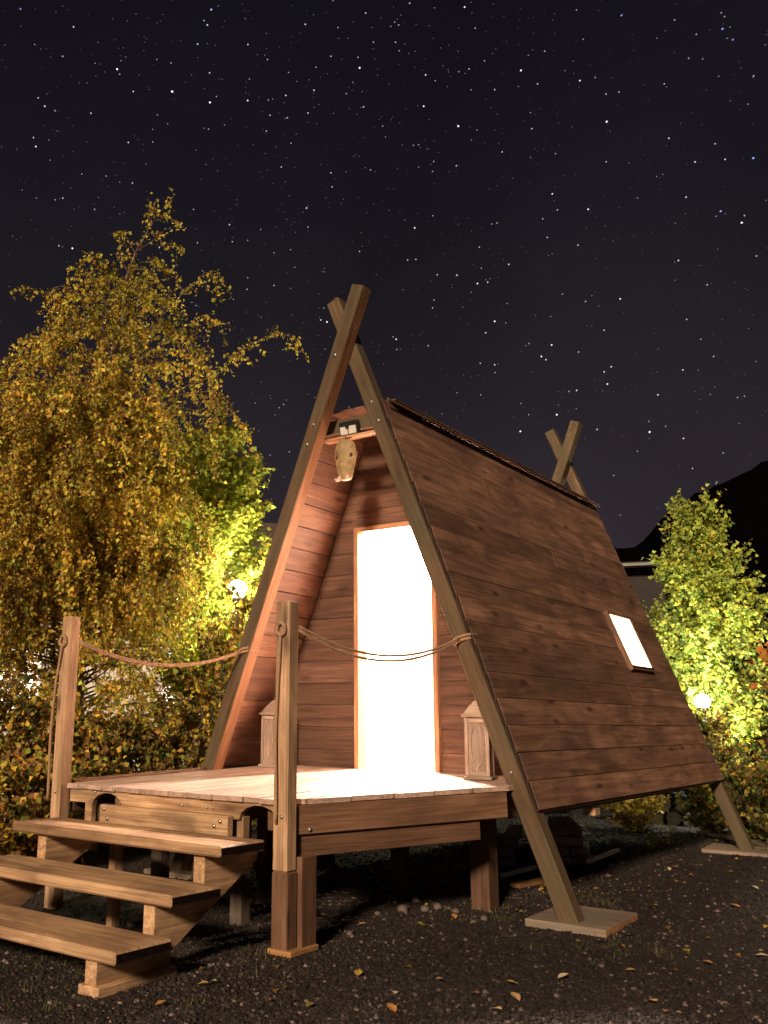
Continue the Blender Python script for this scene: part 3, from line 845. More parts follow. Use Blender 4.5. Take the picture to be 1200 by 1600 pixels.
def lantern(loc, rz, label):
    o = thing('lantern', loc, label, 'lantern', 'lanterns beside the door')
    B = WM[o] @ Matrix.Rotation(rz, 4, 'Z')
    T = lambda *v: B @ Vector(v)
    D = lambda *v: B.to_3x3() @ Vector(v)
    s, h = .082, .41
    board('base', T(-s - .014, 0, .012), T(s + .014, 0, .012), .192, .024, D(0, 0, 1), M_LANT, o, c=.004)
    for a in (-1, 1):
        for b_ in (-1, 1):
            board('corner_post', T(a * (s - .012), b_ * (s - .012), .024), T(a * (s - .012), b_ * (s - .012), h), .026, .026, D(1, 0, 0), M_LANT, o, c=.003)
    for k in range(4):
        q = B @ Matrix.Rotation(k * math.pi / 2, 4, 'Z')
        S = lambda *v: q @ Vector(v)
        nn = q.to_3x3() @ Vector((0, -1, 0))
        # carved panel: thin back, oval moulding and two centre battens
        pnl = board('panel', S(0, -s + .016, .05), S(0, -s + .016, h - .03), .118, .007, nn, M_LANT, o, c=.001)
        pts = [S(.046 * math.cos(v), -s + .010, .225 + .135 * math.sin(v)) for v in np.linspace(0, 2 * math.pi, 25)]
        tube('oval_moulding', pts, .0065, M_LANT, pnl, 5)
        board('rail', S(-.058, -s + .012, .040), S(.058, -s + .012, .040), .018, .034, (0, 0, 1), M_LANT, o, c=.002)
        board('rail', S(-.058, -s + .012, h - .018), S(.058, -s + .012, h - .018), .018, .034, (0, 0, 1), M_LANT, o, c=.002)
        board('muntin', S(0, -s + .009, .36), S(0, -s + .009, h - .035), .012, .008, nn, M_LANT, pnl, c=.001)
        board('muntin', S(0, -s + .009, .056), S(0, -s + .009, .09), .012, .008, nn, M_LANT, pnl, c=.001)
    # overhanging cornice and a curved hip roof
    board('cornice', T(-s - .018, 0, h + .011), T(s + .018, 0, h + .011), .20, .022, D(0, 0, 1), M_LANT, o, c=.004)
    prof_ = [(s + .004, h + .022), (s - .012, h + .05), (s - .032, h + .078), (.028, h + .105), (.006, h + .125)]
    v, f = [], []
    for r, zz in prof_:
        for a, b_ in ((-1, -1), (1, -1), (1, 1), (-1, 1)): v.append((a * r, b_ * r, zz))
    for k in range(len(prof_) - 1):
        for i in range(4): j = (i + 1) % 4; f.append((k * 4 + i, k * 4 + j, k * 4 + 4 + j, k * 4 + 4 + i))
    f.append((3, 2, 1, 0)); f.append(tuple(len(v) - 4 + i for i in range(4)))
    mesh_obj('lantern_roof', v, f, M_LANT, B, o)
    pts = [T(.022 * math.cos(a), 0, h + .145 + .022 * math.sin(a)) for a in np.linspace(0, 2 * math.pi, 15)]
    tube('ring', pts, .003, M_LAMP, o, 5)
    return o


lantern((.885, .27, dz(.27)), R_(14), 'carved wooden lantern on the deck beside the right beam')
lantern((-.995, .40, dz(.40)), R_(-8), 'carved wooden lantern in the shaded corner behind the rope post')

# ------------------------------------------------------------------ skull and floodlight under the beam crossing
sk = thing('animal_skull', (-.045, .02, 3.30), 'yellowed animal skull hanging nose down under the beam crossing', 'skull')
secs = [(.0, .055, .05), (-.02, .080, .045), (-.07, .095, .05), (-.115, .104, .048), (-.155, .090, .045), (-.20, .080, .043), (-.25, .068, .042), (-.285, .060, .038), (-.305, .050, .030), (-.315, .02, .012)]
v, f = [], []
NSK = 20
for zz, rx, ry in secs:
    for i in range(NSK):
        a = 2 * math.pi * i / NSK
        xx, yy = rx * math.cos(a), ry * math.sin(a)
        if yy < 0:
            yy -= .012 * math.exp(-(xx / .03) ** 2)                           # ridge of the nose
            for ex in (-.062, .062):
                yy += .028 * math.exp(-((xx - ex) / .026) ** 2 - ((zz + .125) / .03) ** 2)   # eye sockets
            yy += .018 * math.exp(-(xx / .022) ** 2 - ((zz + .262) / .022) ** 2)
        v.append((xx, yy, zz))
for k in range(len(secs) - 1):
    for i in range(NSK): j = (i + 1) % NSK; f.append((k * NSK + j, k * NSK + i, (k + 1) * NSK + i, (k + 1) * NSK + j))
f.append(tuple(range(NSK))); f.append(tuple(range(len(v) - 1, len(v) - NSK - 1, -1)))
skb = mesh_obj('bone', v, f, M_BONE, WM[sk], sk, smooth=True)
for ex in (-.062, .062):
    lathe('eye_socket', [(.017, -.002), (.015, .002), (.006, .004)], WM[sk] @ Matrix.Translation((ex, -.020, -.125)) @ Matrix.Rotation(R_(90), 4, 'X') @ Matrix.Diagonal((1, 1.2, 1, 1)), M_SOCKET, sk, 10)
for ex, r_, ln in ((-.030, .4, .05), (.040, -.5, .06)):
    tube('tooth', [WM[sk] @ Vector((ex, -.03, -.288)), WM[sk] @ Vector((ex * 1.15, -.045, -.312)), WM[sk] @ Vector((ex * 1.5, -.06, -.318)), WM[sk] @ Vector((ex * 1.9, -.062, -.305))], [.014, .016, .012, .005], M_TOOTH, sk, 7)
tube('hanging_cord', [WM[sk] @ Vector((0, .0, -.01)), WM[sk] @ Vector((.004, -.02, .03)), WM[sk] @ Vector((0, .01, .055))], .004, M_ROPE, sk, 5)

fl = thing('floodlight', (-.03, .03, 3.40), 'small unlit floodlight with a white face above the skull', 'floodlight')
Bf = WM[fl] @ Matrix.Rotation(R_(16), 4, 'X')
TF = lambda *v: Bf @ Vector(v)
DF = Bf.to_3x3()
board('housing', TF(-.085, .03, 0), TF(.085, .03, 0), .05, .125, DF @ Vector((0, 0, 1)), M_BLACK, fl, c=.008)
for a, b_ in ((-.072, -.004), (.004, .072)):
    board('white_panel', TF(a, .002, -.010), TF(b_, .002, -.010), .008, .062, DF @ Vector((0, 0, 1)), M_WHITE, fl, c=.002)
board('sensor', TF(-.014, -.008, .020), TF(.014, -.008, .020), .02, .022, DF @ Vector((0, 0, 1)), M_BLACK, fl, c=.003)
board('bracket', TF(-.012, .07, .01), TF(.012, .07, .01), .06, .04, DF @ Vector((0, 0, 1)), M_LAMP, fl)

# ------------------------------------------------------------------ things lying under and behind the cabin


def timber(px, py, dz_, L, wd, t, ang, label, group, mat=M_STACK):
    p = on_ground(px, py); d = Vector((math.sin(R_(ang)), math.cos(R_(ang)), 0))
    p = Vector((p.x, p.y, gz(p.x, p.y) + dz_ + t / 2))
    o = board('timber', p, p + d * L, wd, t, (0, 0, 1), mat, None, c=.006)
    return tag(o, label, 'timber', group)


for lay in range(4):
    for k in range(2):
        px = 879 + 27 * k + random.uniform(-4, 4) - lay * 2
        timber(px, 1352, lay * .082 - .005, 1.3 + random.uniform(-.1, .1), .15, .072, -24 + random.uniform(-4, 4), 'old grey timber in the stack under the right slope', 'timbers stacked under the right slope')
for lay in range(3):
    for k in range(2):
        px = 770 + 26 * k + random.uniform(-3, 3)
        timber(px, 1356, lay * .082 - .005, 1.1 + random.uniform(-.1, .1), .13, .07, -26 + random.uniform(-5, 5), 'old timber in the low stack behind the dark deck leg', 'timbers stacked behind the deck leg')
for (a, b_, c_, d_), lb in (((785, 1368, 836, 1355), 'thin white strip on the gravel between deck leg and beam'), ((919, 1346, 966, 1328), 'thin white strip on the gravel beside the stacked timbers')):
    p0, p1 = on_ground(a, b_, .055), on_ground(c_, d_, .055)
    o = board('white_strip', p0, p1, .035, .03, (0, 0, 1), M_STRIP, None, c=.003); tag(o, lb, 'strip')
p0, p1 = on_ground(803, 1384, .03), on_ground(850, 1376, .03)
tag(board('scrap_board', p0, p1, .09, .03, (0, 0, 1), M_SLABEND, None), 'short orange scrap board on the gravel behind the leaning beam', 'board')
p0, p1 = on_ground(1166, 1284, .12), on_ground(1215, 1266, .16)
tag(board('loose_plank', p0 + (p0 - p1) * .2, p1 + (p1 - p0) * .6, .14, .035, (.2, -.5, .8), M_OLD, None), 'weathered plank propped by the shrubs behind the rear beam', 'plank')
p0, p1 = on_ground(1095, 1300, .02), on_ground(1210, 1322, .02)
tag(board('loose_plank', p0, p1 + (p1 - p0) * .2, .12, .03, (0, 0, 1), M_OLD, None), 'pale plank flat on the ground beside the rear footing', 'plank')
# tarpaulin-covered log pile at the back
c0 = on_ground(1040, 1285); c0.z = gz(c0.x, c0.y)
hp = thing('log_pile', c0, 'low pile of split logs behind the cabin under its eave', 'log pile')
for i in range(11):
    lay, k = (0, i) if i < 5 else ((1, i - 5) if i < 9 else (2, i - 9))
    xx = -.42 + .2 * k + .1 * lay + random.uniform(-.02, .02); zz = .09 + lay * .165
    a0_ = c0 + Vector((xx, -.25 + random.uniform(-.06, .06), zz)); a1_ = c0 + Vector((xx + random.uniform(-.03, .03), .30, zz))
    cyl('log', a0_, a1_, .088 + random.uniform(-.012, .01), .085, M_BARK if i % 3 else M_OLD, hp, 9)
tv, tf = [], []
for i in range(9):
    for j in range(4):
        xx = -.5 + i * .128; yy = -.33 + j * .22
        tv.append((xx, yy, .50 - .35 * abs(xx) ** 1.6 - .06 * (j in (0, 3)) + .015 * math.sin(5 * i + 3 * j)))
n1 = len(tv); tv += [(a, b_, c_ - .012) for a, b_, c_ in tv]
for i in range(8):
    for j in range(3):
        q = [i * 4 + j, (i + 1) * 4 + j, (i + 1) * 4 + j + 1, i * 4 + j + 1]; tf.append(tuple(q)); tf.append(tuple(n1 + x for x in q[::-1]))
edge = [i * 4 for i in range(9)] + [32 + j for j in (1, 2, 3)] + [i * 4 + 3 for i in range(7, -1, -1)] + [2, 1]
for a_, b_ in zip(edge, edge[1:] + edge[:1]): tf.append((b_, a_, n1 + a_, n1 + b_))
mesh_obj('cover_sheet', tv, tf, M_TARP, WM[hp], hp)

# loose stones beneath the deck
ICO = bmesh.new(); bmesh.ops.create_icosphere(ICO, subdivisions=2, radius=1.0)
icv = np.array([v_.co[:] for v_ in ICO.verts]); icf = [tuple(x.index for x in f_.verts) for f_ in ICO.faces]; ICO.free()
for k, (px, py, s) in enumerate([(630, 1429, .036), (664, 1428, .028), (684, 1425, .030), (547, 1459, .022), (522, 1358, .05), (545, 1364, .04), (600, 1395, .03), (650, 1415, .025), (697, 1382, .03), (480, 1425, .025), (590, 1432, .022), (712, 1430, .024), (740, 1445, .02), (757, 1440, .026), (150, 1392, .035), (165, 1430, .03), (205, 1440, .03), (870, 1560, .014), (660, 1470, .013), (990, 1545, .012)]):
    p = on_ground(px, py); p.z = gz(p.x, p.y)
    vv = icv * np.array([s * random.uniform(.85, 1.25), s * random.uniform(.8, 1.1), s * random.uniform(.6, .9)])
    vv = [(x * (1 + .25 * noise.noise(Vector((x / s * 1.3 + k, y / s * 1.3, zz / s)))), y * (1 + .25 * noise.noise(Vector((y / s * 1.3, k * 2.1, x / s)))), zz) for x, y, zz in vv]
    o = mesh_obj('stone', vv, icf, M_STONE, Matrix.Translation(p + Vector((0, 0, s * .35))), None, smooth=True)
    tag(o, 'rounded loose stone lying on the dark gravel', 'stone', 'loose stones on the gravel')

# ------------------------------------------------------------------ gravel (real stones near the camera)


def scatter_pebbles(name, nP, cx, cy, sxx, syy, smin, smax, vbase, fbase):
    x = rng.normal(cx, sxx, nP); y = rng.normal(cy, syy, nP)
    k = (np.hypot(x - CAM.x, y - CAM.y) > .7) & (x > -6) & (x < 6.5) & (y > -5.5) & (y < 9)
    x, y = x[k], y[k]; nP = len(x)
    s = smin + (smax - smin) * rng.random(nP) ** 2.2
    Vb = vbase[None] * (s[:, None] * rng.uniform(.6, 1.3, (nP, 3)) * np.array([1, 1, .75]))[:, None, :]
    Vb = Vb * (1 + rng.uniform(-.22, .22, (nP, len(vbase), 1)))
    a = rng.random(nP) * 2 * np.pi; ca, sa_ = np.cos(a), np.sin(a)
    X = Vb[..., 0] * ca[:, None] - Vb[..., 1] * sa_[:, None]; Y = Vb[..., 0] * sa_[:, None] + Vb[..., 1] * ca[:, None]
    P = np.stack([X + x[:, None], Y + y[:, None], Vb[..., 2] + (gz_np(x, y) + s * .12)[:, None]], -1).reshape(-1, 3)
    Fp = (fbase[None] + len(vbase) * np.arange(nP)[:, None, None]).reshape(-1, 3)
    lum = .012 + .042 * rng.random(nP) ** 2.4 + .14 * (rng.random(nP) < .045)
    warm = rng.uniform(.75, 1.0, nP)
    patch = 1 + .45 * np.sin(1.3 * x + .7 * y) * np.sin(.8 * y - 1.1 * x + 1)
    lum = lum * patch
    cols = np.stack([lum * 1.06, lum * (.64 + .20 * warm), lum * (.48 + .28 * warm)], 1)
    o = np_mesh(name, P, Fp, M_PEB, cols=np.repeat(cols, len(vbase), 0))
    return tag(o, 'dark loose gravel covering the yard', 'gravel', kind='stuff')


t_ = (1 + 5 ** .5) / 2
iv = np.array([[-1, t_, 0], [1, t_, 0], [-1, -t_, 0], [1, -t_, 0], [0, -1, t_], [0, 1, t_], [0, -1, -t_], [0, 1, -t_], [t_, 0, -1], [t_, 0, 1], [-t_, 0, -1], [-t_, 0, 1]]) / 1.9
if_ = np.array([[0, 11, 5], [0, 5, 1], [0, 1, 7], [0, 7, 10], [0, 10, 11], [1, 5, 9], [5, 11, 4], [11, 10, 2], [10, 7, 6], [7, 1, 8], [3, 9, 4], [3, 4, 2], [3, 2, 6], [3, 6, 8], [3, 8, 9], [4, 9, 5], [2, 4, 11], [6, 2, 10], [8, 6, 7], [9, 8, 1]])
scatter_pebbles('gravel', 36000, 1.6, -1.9, 1.35, 1.1, .0045, .014, iv, if_)
scatter_pebbles('gravel', 26000, .9, .2, 2.2, 2.2, .006, .018, octv, octf)
scatter_pebbles('gravel', 14000, .8, 4.0, 2.6, 2.4, .008, .024, octv, octf)

# ------------------------------------------------------------------ weeds and short grass in the gravel
gv, gf, gc = [], [], []
for _ in range(520):
    if _ < 150:
        cx, cy = [(.35, -3.0), (-.2, -2.55), (1.1, -2.9), (1.25, .95), (1.9, -.35), (.55, -1.75), (.9, .05)][_ % 7]
        cx += random.gauss(0, .16); cy += random.gauss(0, .16)
    else:
        cx, cy = random.uniform(-5.5, 3.2), random.uniform(4.2, 9.0)
        if _ % 3 == 0: cx, cy = random.uniform(-5, -1.9), random.uniform(-2.5, 5)
    nb_ = random.randint(5, 14); hh = random.uniform(.02, .05) if _ < 150 else random.uniform(.04, .14)
    for q in range(nb_):
        x, y = cx + random.gauss(0, .03), cy + random.gauss(0, .03); a = random.uniform(0, 6.28); l = hh * random.uniform(.6, 1.3); wv = .0022 + l * .012
        zz = gz(x, y) - .004; lean = random.uniform(.2, .8) * l
        k = len(gv)
        gv += [(x - wv * math.sin(a), y + wv * math.cos(a), zz), (x + wv * math.sin(a), y - wv * math.cos(a), zz), (x + lean * math.cos(a), y + lean * math.sin(a), zz + l)]
        gf.append((k, k + 1, k + 2)); c_ = random.uniform(.6, 1.3); gc += [(.10 * c_, .105 * c_, .035 * c_)] * 3
tag(np_mesh('grass', np.array(gv), np.array(gf), tinted('grass_blade', .6, .2), cols=np.array(gc)), 'sparse short grass and weeds in the gravel and under the trees', 'grass', kind='stuff')

# ------------------------------------------------------------------ leaves


def leaf_cloud(name, P, size, tint, parent, M=Matrix(), mat=None, flat=None, hang=.5):
    """one small folded leaf (two triangles) per point"""
    P = np.asarray(P, float); nL = len(P)
    cl = np.sin(3.1 * P[:, 0] + 1.7 * P[:, 2]) * np.sin(2.7 * P[:, 1] - 2.3 * P[:, 2] + .7) + .6 * np.sin(7.3 * P[:, 2] + 4.1 * P[:, 0]) * np.sin(6.7 * P[:, 1])
    tint = tint * (1 + .28 * cl)[:, None]
    d = rng.normal(0, 1, (nL, 3)); d[:, 2] -= hang * 2.0
    d /= np.linalg.norm(d, axis=1, keepdims=True)
    r = rng.normal(0, 1, (nL, 3)); s = np.cross(d, r); s /= np.linalg.norm(s, axis=1, keepdims=True) + 1e-9
    nn = np.cross(s, d)
    if flat is not None:
        d = np.stack([np.cos(r[:, 0] * 3), np.sin(r[:, 0] * 3), r[:, 1] * .12], 1); s = np.stack([-d[:, 1], d[:, 0], r[:, 2] * .15], 1); nn = np.cross(d, s)
    L = (size[:, None] if hasattr(size, '__len__') else size) * np.ones((nL, 1))
    W_ = L * .40
    b0 = P; tip = P + d * L - nn * L * .12
    l_ = P + d * L * .42 + s * W_ + nn * L * .16; r_ = P + d * L * .42 - s * W_ + nn * L * .16
    Vv = np.stack([b0, l_, tip, r_], 1).reshape(-1, 3)
    k = 4 * np.arange(nL)[:, None]
    Fv = np.concatenate([k + np.array([[0, 1, 2]]), k + np.array([[0, 2, 3]])], 1).reshape(-1, 3)
    inv = np.array(M.inverted()); Vv = Vv @ inv[:3, :3].T + inv[:3, 3]
    o = np_mesh(name, Vv, Fv, mat or M_LEAF, parent, cols=np.repeat(tint, 4, 0), M=M)
    o['kind'] = 'stuff'
    return o


def pick(nL, pal, wts, jit=.22):
    pal = np.array(pal); idx = rng.choice(len(pal), nL, p=np.array(wts) / sum(wts))
    return pal[idx] * rng.uniform(1 - jit, 1 + jit, (nL, 1))


YEL = (.78, .53, .07); OLV = (.46, .37, .06); ORG = (.58, .31, .06); GRN = (.25, .33, .05); LIM = (.58, .66, .10); BRN = (.24, .14, .045); DGR = (.07, .095, .024)


class Tree:
    def __init__(s, name, base, label, cat='tree', group=None):
        s.root = thing(name, base, label, cat, group); s.bv, s.bf = [], []; s.leaf = []

    def limb(s, path, r0, r1, n=5):
        rr = [r0 + (r1 - r0) * i / (len(path) - 1) for i in range(len(path))]
        v, f = tube_data(path, rr, n, len(s.bv)); s.bv += v; s.bf += f

    def finish(s, trunk, tr0, tr1, size, tint_fn, hang=.5, name='crown'):
        M = WM[s.root]; inv = M.inverted()
        tk = tube('trunk', trunk, [tr1 + (tr0 - tr1) * (1 - i / (len(trunk) - 1)) ** 1.5 for i in range(len(trunk))], M_BARK, s.root, 8)
        if s.bv: mesh_obj('branches', [inv @ v for v in s.bv], s.bf, M_TWIG, M, s.root)
        P = np.array([p[:] for p in s.leaf]); sz = size * rng.uniform(.5, 1.45, len(P))
        leaf_cloud(name, P, sz, tint_fn(P), s.root, M, hang=hang)


def droop(start, d, length, grav, step=.08, wob=.12):
    pts = [Vector(start)]; d = Vector(d).normalized()
    for _ in range(max(2, int(length / step))):
        d = (d + Vector((random.gauss(0, wob), random.gauss(0, wob), -grav + random.gauss(0, wob * .5)))).normalized()
        pts.append(pts[-1] + d * step)
    return pts


def leaves_along(tree, pts, spacing, spread=.02, start=0.0):
    acc = 0
    for a, b_ in zip(pts[int(len(pts) * start):], pts[int(len(pts) * start) + 1:]):
        sgl = (b_ - a).length; k = max(1, int(sgl / spacing + random.random()))
        for q in range(k):
            p = a.lerp(b_, (q + random.random()) / k)
            tree.leaf.append(p + Vector((random.gauss(0, spread), random.gauss(0, spread), random.gauss(0, spread))))


# --- big weeping birch behind the far post
BDIST = 10.6
base = at_dist(120, 1120, BDIST); base.z = -.03
bt = Tree('birch_tree', base, 'tall weeping birch with yellow autumn leaves and a thin crooked leader', 'tree')
tp = [base] + [at_dist(px, py, BDIST) for px, py in ((122, 1100), (124, 950), (127, 800), (136, 700), (163, 590), (192, 500), (195, 440), (212, 395), (236, 352), (243, 312))]
tp = [tp[0], tp[0].lerp(tp[1], .5)] + tp[1:]


def trunk_at(h):
    for a, b_ in zip(tp, tp[1:]):
        if a.z <= h <= b_.z: return a.lerp(b_, (h - a.z) / max(1e-6, b_.z - a.z))
    return tp[-1]


def hang_twigs(tree, pts, nt, lmin, lmax, spacing, start=.25, grav=.32, thick=.004):
    for _ in range(nt):
        i = random.randint(int(len(pts) * start), len(pts) - 1)
        d = (pts[i] - pts[max(0, i - 1)]).normalized() + Vector((random.gauss(0, .55), random.gauss(0, .55), random.gauss(-.1, .3)))
        tw = droop(pts[i], d, random.uniform(lmin, lmax), grav, .06, .10)
        tree.limb(tw, thick, .0015, 3)
        leaves_along(tree, tw, spacing, .016)


def R_env(z):          # reach of the branches at a height
    tb = [(0.8, 1.2), (1.6, 1.6), (2.6, 1.85), (3.6, 1.9), (4.4, 1.8), (4.9, 1.5), (5.4, .8), (5.9, .55), (6.6, .45), (7.4, .2)]
    for (a, ra), (b_, rb) in zip(tb, tb[1:]):
        if a <= z <= b_: return ra + (rb - ra) * (z - a) / (b_ - a)
    return .2


for i in range(260):
    h = .9 + 3.75 * (i / 259) ** .85
    az = i * 2.39996 + random.uniform(-.3, .3); toR = math.cos(az) * .793 + math.sin(az) * .609
    rr = (1 - .36 * max(0, toR)) * R_env(min(7.2, h + .5)) * random.uniform(.62, .95) * (1 + .42 * noise.noise(Vector((math.cos(az) * 1.3, math.sin(az) * 1.3, h * 1.1))))
    d = Vector((math.cos(az), math.sin(az), random.uniform(.35, 1.0)))
    br = droop(trunk_at(h), d, rr * 1.15, .055, .09, .07)
    bt.limb(br, .016 * (1 - h / 9), .004, 4)
    k = (22 if h < 3.5 else (13 if h < 4.1 else 8)) if h > 2.1 else 6
    hang_twigs(bt, br, k, .25, .8 if h > 2 else .5, .016, .2, .28)
    leaves_along(bt, br, .03, .03, .35)


for i in range(46):                       # thin upper boughs with hanging sprays, up to the leader
    h = 4.3 + 2.0 * (i / 45)
    az = i * 2.39996 + random.uniform(-.5, .5)
    rr = np.interp(h, [4.3, 4.9, 5.5, 6.3], [1.75, 1.35, .85, .4]) * random.uniform(.6, 1.1)
    d = Vector((math.cos(az), math.sin(az), random.uniform(.7, 1.5)))
    br = droop(trunk_at(h), d, rr * 1.25, .085, .08, .07)
    bt.limb(br, .010, .003, 4)
    hang_twigs(bt, br, int(4 + 7 * rr), .15, .55, .020, .3, .28)
    leaves_along(bt, br, .028, .02, .3)


def feature(tree, pix, d, dd, nt, lmin=.15, lmax=.4, r0=.012):
    pts = []
    for k, (px, py) in enumerate(pix): pts.append(at_dist(px, py, d + dd * k / (len(pix) - 1)))
    fine = []
    for a, b_ in zip(pts, pts[1:]):
        for q in range(5): fine.append(a.lerp(b_, q / 5) + Vector((random.gauss(0, .012), random.gauss(0, .012), random.gauss(0, .012))))
    fine.append(pts[-1])
    tree.limb(fine, r0, .003, 4)
    leaves_along(tree, fine, .03, .018, .3)
    hang_twigs(tree, fine, nt, lmin, lmax, .026, .35, .30)


feature(bt, [(160, 660), (280, 610), (345, 575), (385, 540), (430, 519), (474, 530)], BDIST, -.5, 24, .12, .42)
feature(bt, [(185, 560), (255, 490), (290, 452), (322, 428), (350, 440)], BDIST, -.2, 18, .10, .34)
feature(bt, [(175, 590), (270, 525), (318, 492), (345, 510)], BDIST, .3, 18, .12, .38)
feature(bt, [(197, 480), (205, 455), (232, 450), (252, 480)], BDIST, -.1, 8, .10, .26)
feature(bt, [(198, 500), (160, 465), (120, 470), (92, 462)], BDIST, .2, 12, .06, .2)
feature(bt, [(160, 600), (130, 540), (100, 525), (50, 530), (10, 560), (-30, 600)], BDIST, -.4, 26, .15, .5)
feature(bt, [(145, 660), (110, 600), (60, 600), (0, 640), (-60, 690)], BDIST, -.6, 30, .2, .55)
feature(bt, [(180, 540), (150, 500), (120, 495), (98, 500)], BDIST, .3, 12, .1, .35)
feature(bt, [(165, 620), (230, 560), (290, 545), (325, 580), (340, 640)], BDIST, -.6, 26, .2, .5)
feature(bt, [(150, 680), (250, 620), (330, 610), (375, 660)], BDIST, -.3, 26, .2, .55)
feature(bt, [(175, 600), (225, 520), (262, 500), (300, 520), (315, 560)], BDIST, .4, 24, .15, .45)
feature(bt, [(150, 640), (90, 560), (40, 555), (-10, 590)], BDIST, .5, 24, .2, .5)
feature(bt, [(212, 398), (200, 375), (184, 362)], BDIST, .1, 9, .06, .18, .006)
feature(bt, [(214, 392), (245, 372), (282, 388)], BDIST, -.1, 12, .08, .26, .006)
feature(bt, [(200, 430), (190, 400), (186, 372)], BDIST, .1, 7, .06, .2, .006)
feature(bt, [(236, 352), (250, 330), (272, 305)], BDIST, 0, 5, .04, .10, .005)
feature(bt, [(238, 345), (262, 336), (284, 350)], BDIST, 0, 5, .04, .10, .005)
feature(bt, [(236, 352), (232, 330), (233, 308)], BDIST, 0, 4, .03, .08, .005)
feature(bt, [(218, 410), (240, 405), (262, 425)], BDIST, .05, 8, .06, .2, .005)


def birch_tint(P):
    c = pick(len(P), [YEL, OLV, ORG, GRN, BRN, LIM], [5.0, 3.0, 1.3, 1.2, .9, 1.6])
    up = np.clip((P[:, 2] - 4.6) / 2.2, 0, 1)[:, None] * (rng.random((len(P), 1)) < .55)
    return c * (1 - up) + np.array((.62, .58, .09)) * up


leaves_along(bt, tp[7:], .014, .03)
bt.finish(tp, .085, .006, .043, birch_tint, .55)


# --- rounded trees and shrubs
def bush(name, base, label, cat, rx, h0, h1, nst, ntw, size, pal, wts, group=None, spacing=.03, trunk_r=.035, upright=.6, shape=None):
    t = Tree(name, base, label, cat, group); base = Vector(base)
    top = base + Vector((random.uniform(-.05, .05), random.uniform(-.05, .05), h1 * .93))
    tr = [base.lerp(top, q / 6) + Vector((random.gauss(0, .012), random.gauss(0, .012), 0)) * (q > 0) for q in range(7)]
    for i in range(nst):
        f_ = (i + .5) / nst; h = h0 + (h1 - h0) * f_ * .93
        rr = rx * (shape(f_) if shape else math.sqrt(max(.06, 1 - (2 * f_ - .85) ** 2 / 1.4)))
        az = i * 2.39996 + random.uniform(-.4, .4)
        st = base.lerp(top, min(1, max(0, (h - rr * upright * .45) / (h1 * .93))))
        d = Vector((math.cos(az), math.sin(az), upright * random.uniform(.6, 1.4)))
        brn = droop(st, d, rr * random.uniform(.75, 1.15), -.01, .07, .09)
        t.limb(brn, .011, .003, 4); leaves_along(t, brn, spacing, .02, .3)
        for _ in range(ntw):
            k = random.randint(int(len(brn) * .25), len(brn) - 1)
            dd = (brn[k] - brn[k - 1]).normalized() + Vector((random.gauss(0, .6), random.gauss(0, .6), random.gauss(.15, .45)))
            tw = droop(brn[k], dd, random.uniform(.12, .12 + .28 * rx), .0, .05, .12)
            t.limb(tw, .003, .0012, 3); leaves_along(t, tw, spacing * .8, .018)
    t.finish(tr, trunk_r, trunk_r * .3, size, lambda P: pick(len(P), pal, wts), .15)
    return t


b2 = at_dist(322, 1120, 12.2); b2.z = -.02
bush('round_tree', b2, 'dense lime green tree lit by the garden lamp beside the left slope', 'tree', .95, 1.1, 5.2, 130, 34, .060, [(.62, .68, .10), (.36, .44, .07), LIM, YEL], [5, 2.0, 2.5, 1.5], trunk_r=.06)

# young tree behind the cabin on the right
b3 = at_dist(1110, 1130, 13.7); b3.z = -.02
bush('young_tree', b3, 'slim yellow green young tree beside the rear corner of the cabin', 'tree', 1.06, .9, 4.25, 120, 26, .058, [(.56, .68, .12), (.68, .64, .10), (.26, .38, .07), OLV, DGR], [5, 2.0, 2.4, .5, .6], trunk_r=.045,
     upright=.9, shape=lambda f: np.interp(f, [0, .2, .5, .69, .82, 1], [.7, .82, .84, .62, .33, .08]))
# shrubs: left hedge behind the deck, right undergrowth, orange maple twigs at the edge
SHR = [(-30, 9.0, .8, 1.5), (45, 9.3, .75, 1.45), (110, 9.4, .7, 1.25), (165, 9.7, .7, 1.15), (225, 9.6, .75, 1.2), (285, 9.9, .7, 1.35), (340, 10.45, .62, 2.3), (374, 10.6, .40, 2.8), (30, 7.9, .5, .8), (-25, 7.6, .5, .8), (80, 8.2, .45, .8)]
for k, (px, d, r_, h_) in enumerate(SHR):
    p = at_dist(px, 1120, d); p.z = -.02
    bush('hedge_shrub', p, 'brown and yellow leafy shrub in the hedge beyond the deck' if k < 8 else 'low leafy shrub in front of the hedge beside the steps', 'shrub', r_, .08, h_, 34, 15, .052, [OLV, BRN, YEL, ORG, DGR, GRN], [3, 3, 1.6, 1.3, 1.8, 1.2], 'hedge shrubs beyond the deck' if k < 8 else 'low shrubs beside the steps', .034, .02, .8)
SHR2 = [(1140, 12.2, .55, .8), (1185, 11.6, .55, .75), (1230, 11.0, .6, .9), (1086, 12.0, .38, 1.45), (1112, 11.9, .4, 1.4), (1205, 13.8, .8, 1.7), (1160, 15.0, .8, 1.5)]
for k, (px, d, r_, h_) in enumerate(SHR2):
    p = at_dist(px, 1120, d); p.z = -.02
    bush('low_shrub', p, 'low dark shrub with scattered yellow leaves behind the rear beam', 'shrub', r_, .08, h_, 26, 12, .055, [DGR, OLV, GRN, YEL, BRN], [3.2, 2.0, 2.0, 1.3, 1.6], 'low shrubs behind the rear beam', .04, .018, .8)
p = at_dist(985, 1150, 12.0); p.z = -.02
bush('weed_clump', p, 'low yellowish weed clump behind the timbers under the cabin', 'weed', .45, .05, .42, 22, 10, .05, [OLV, YEL, BRN], [3, 2, 2], None, .035, .012, .9)
p = at_dist(1290, 1120, 9.0); p.z = -.02
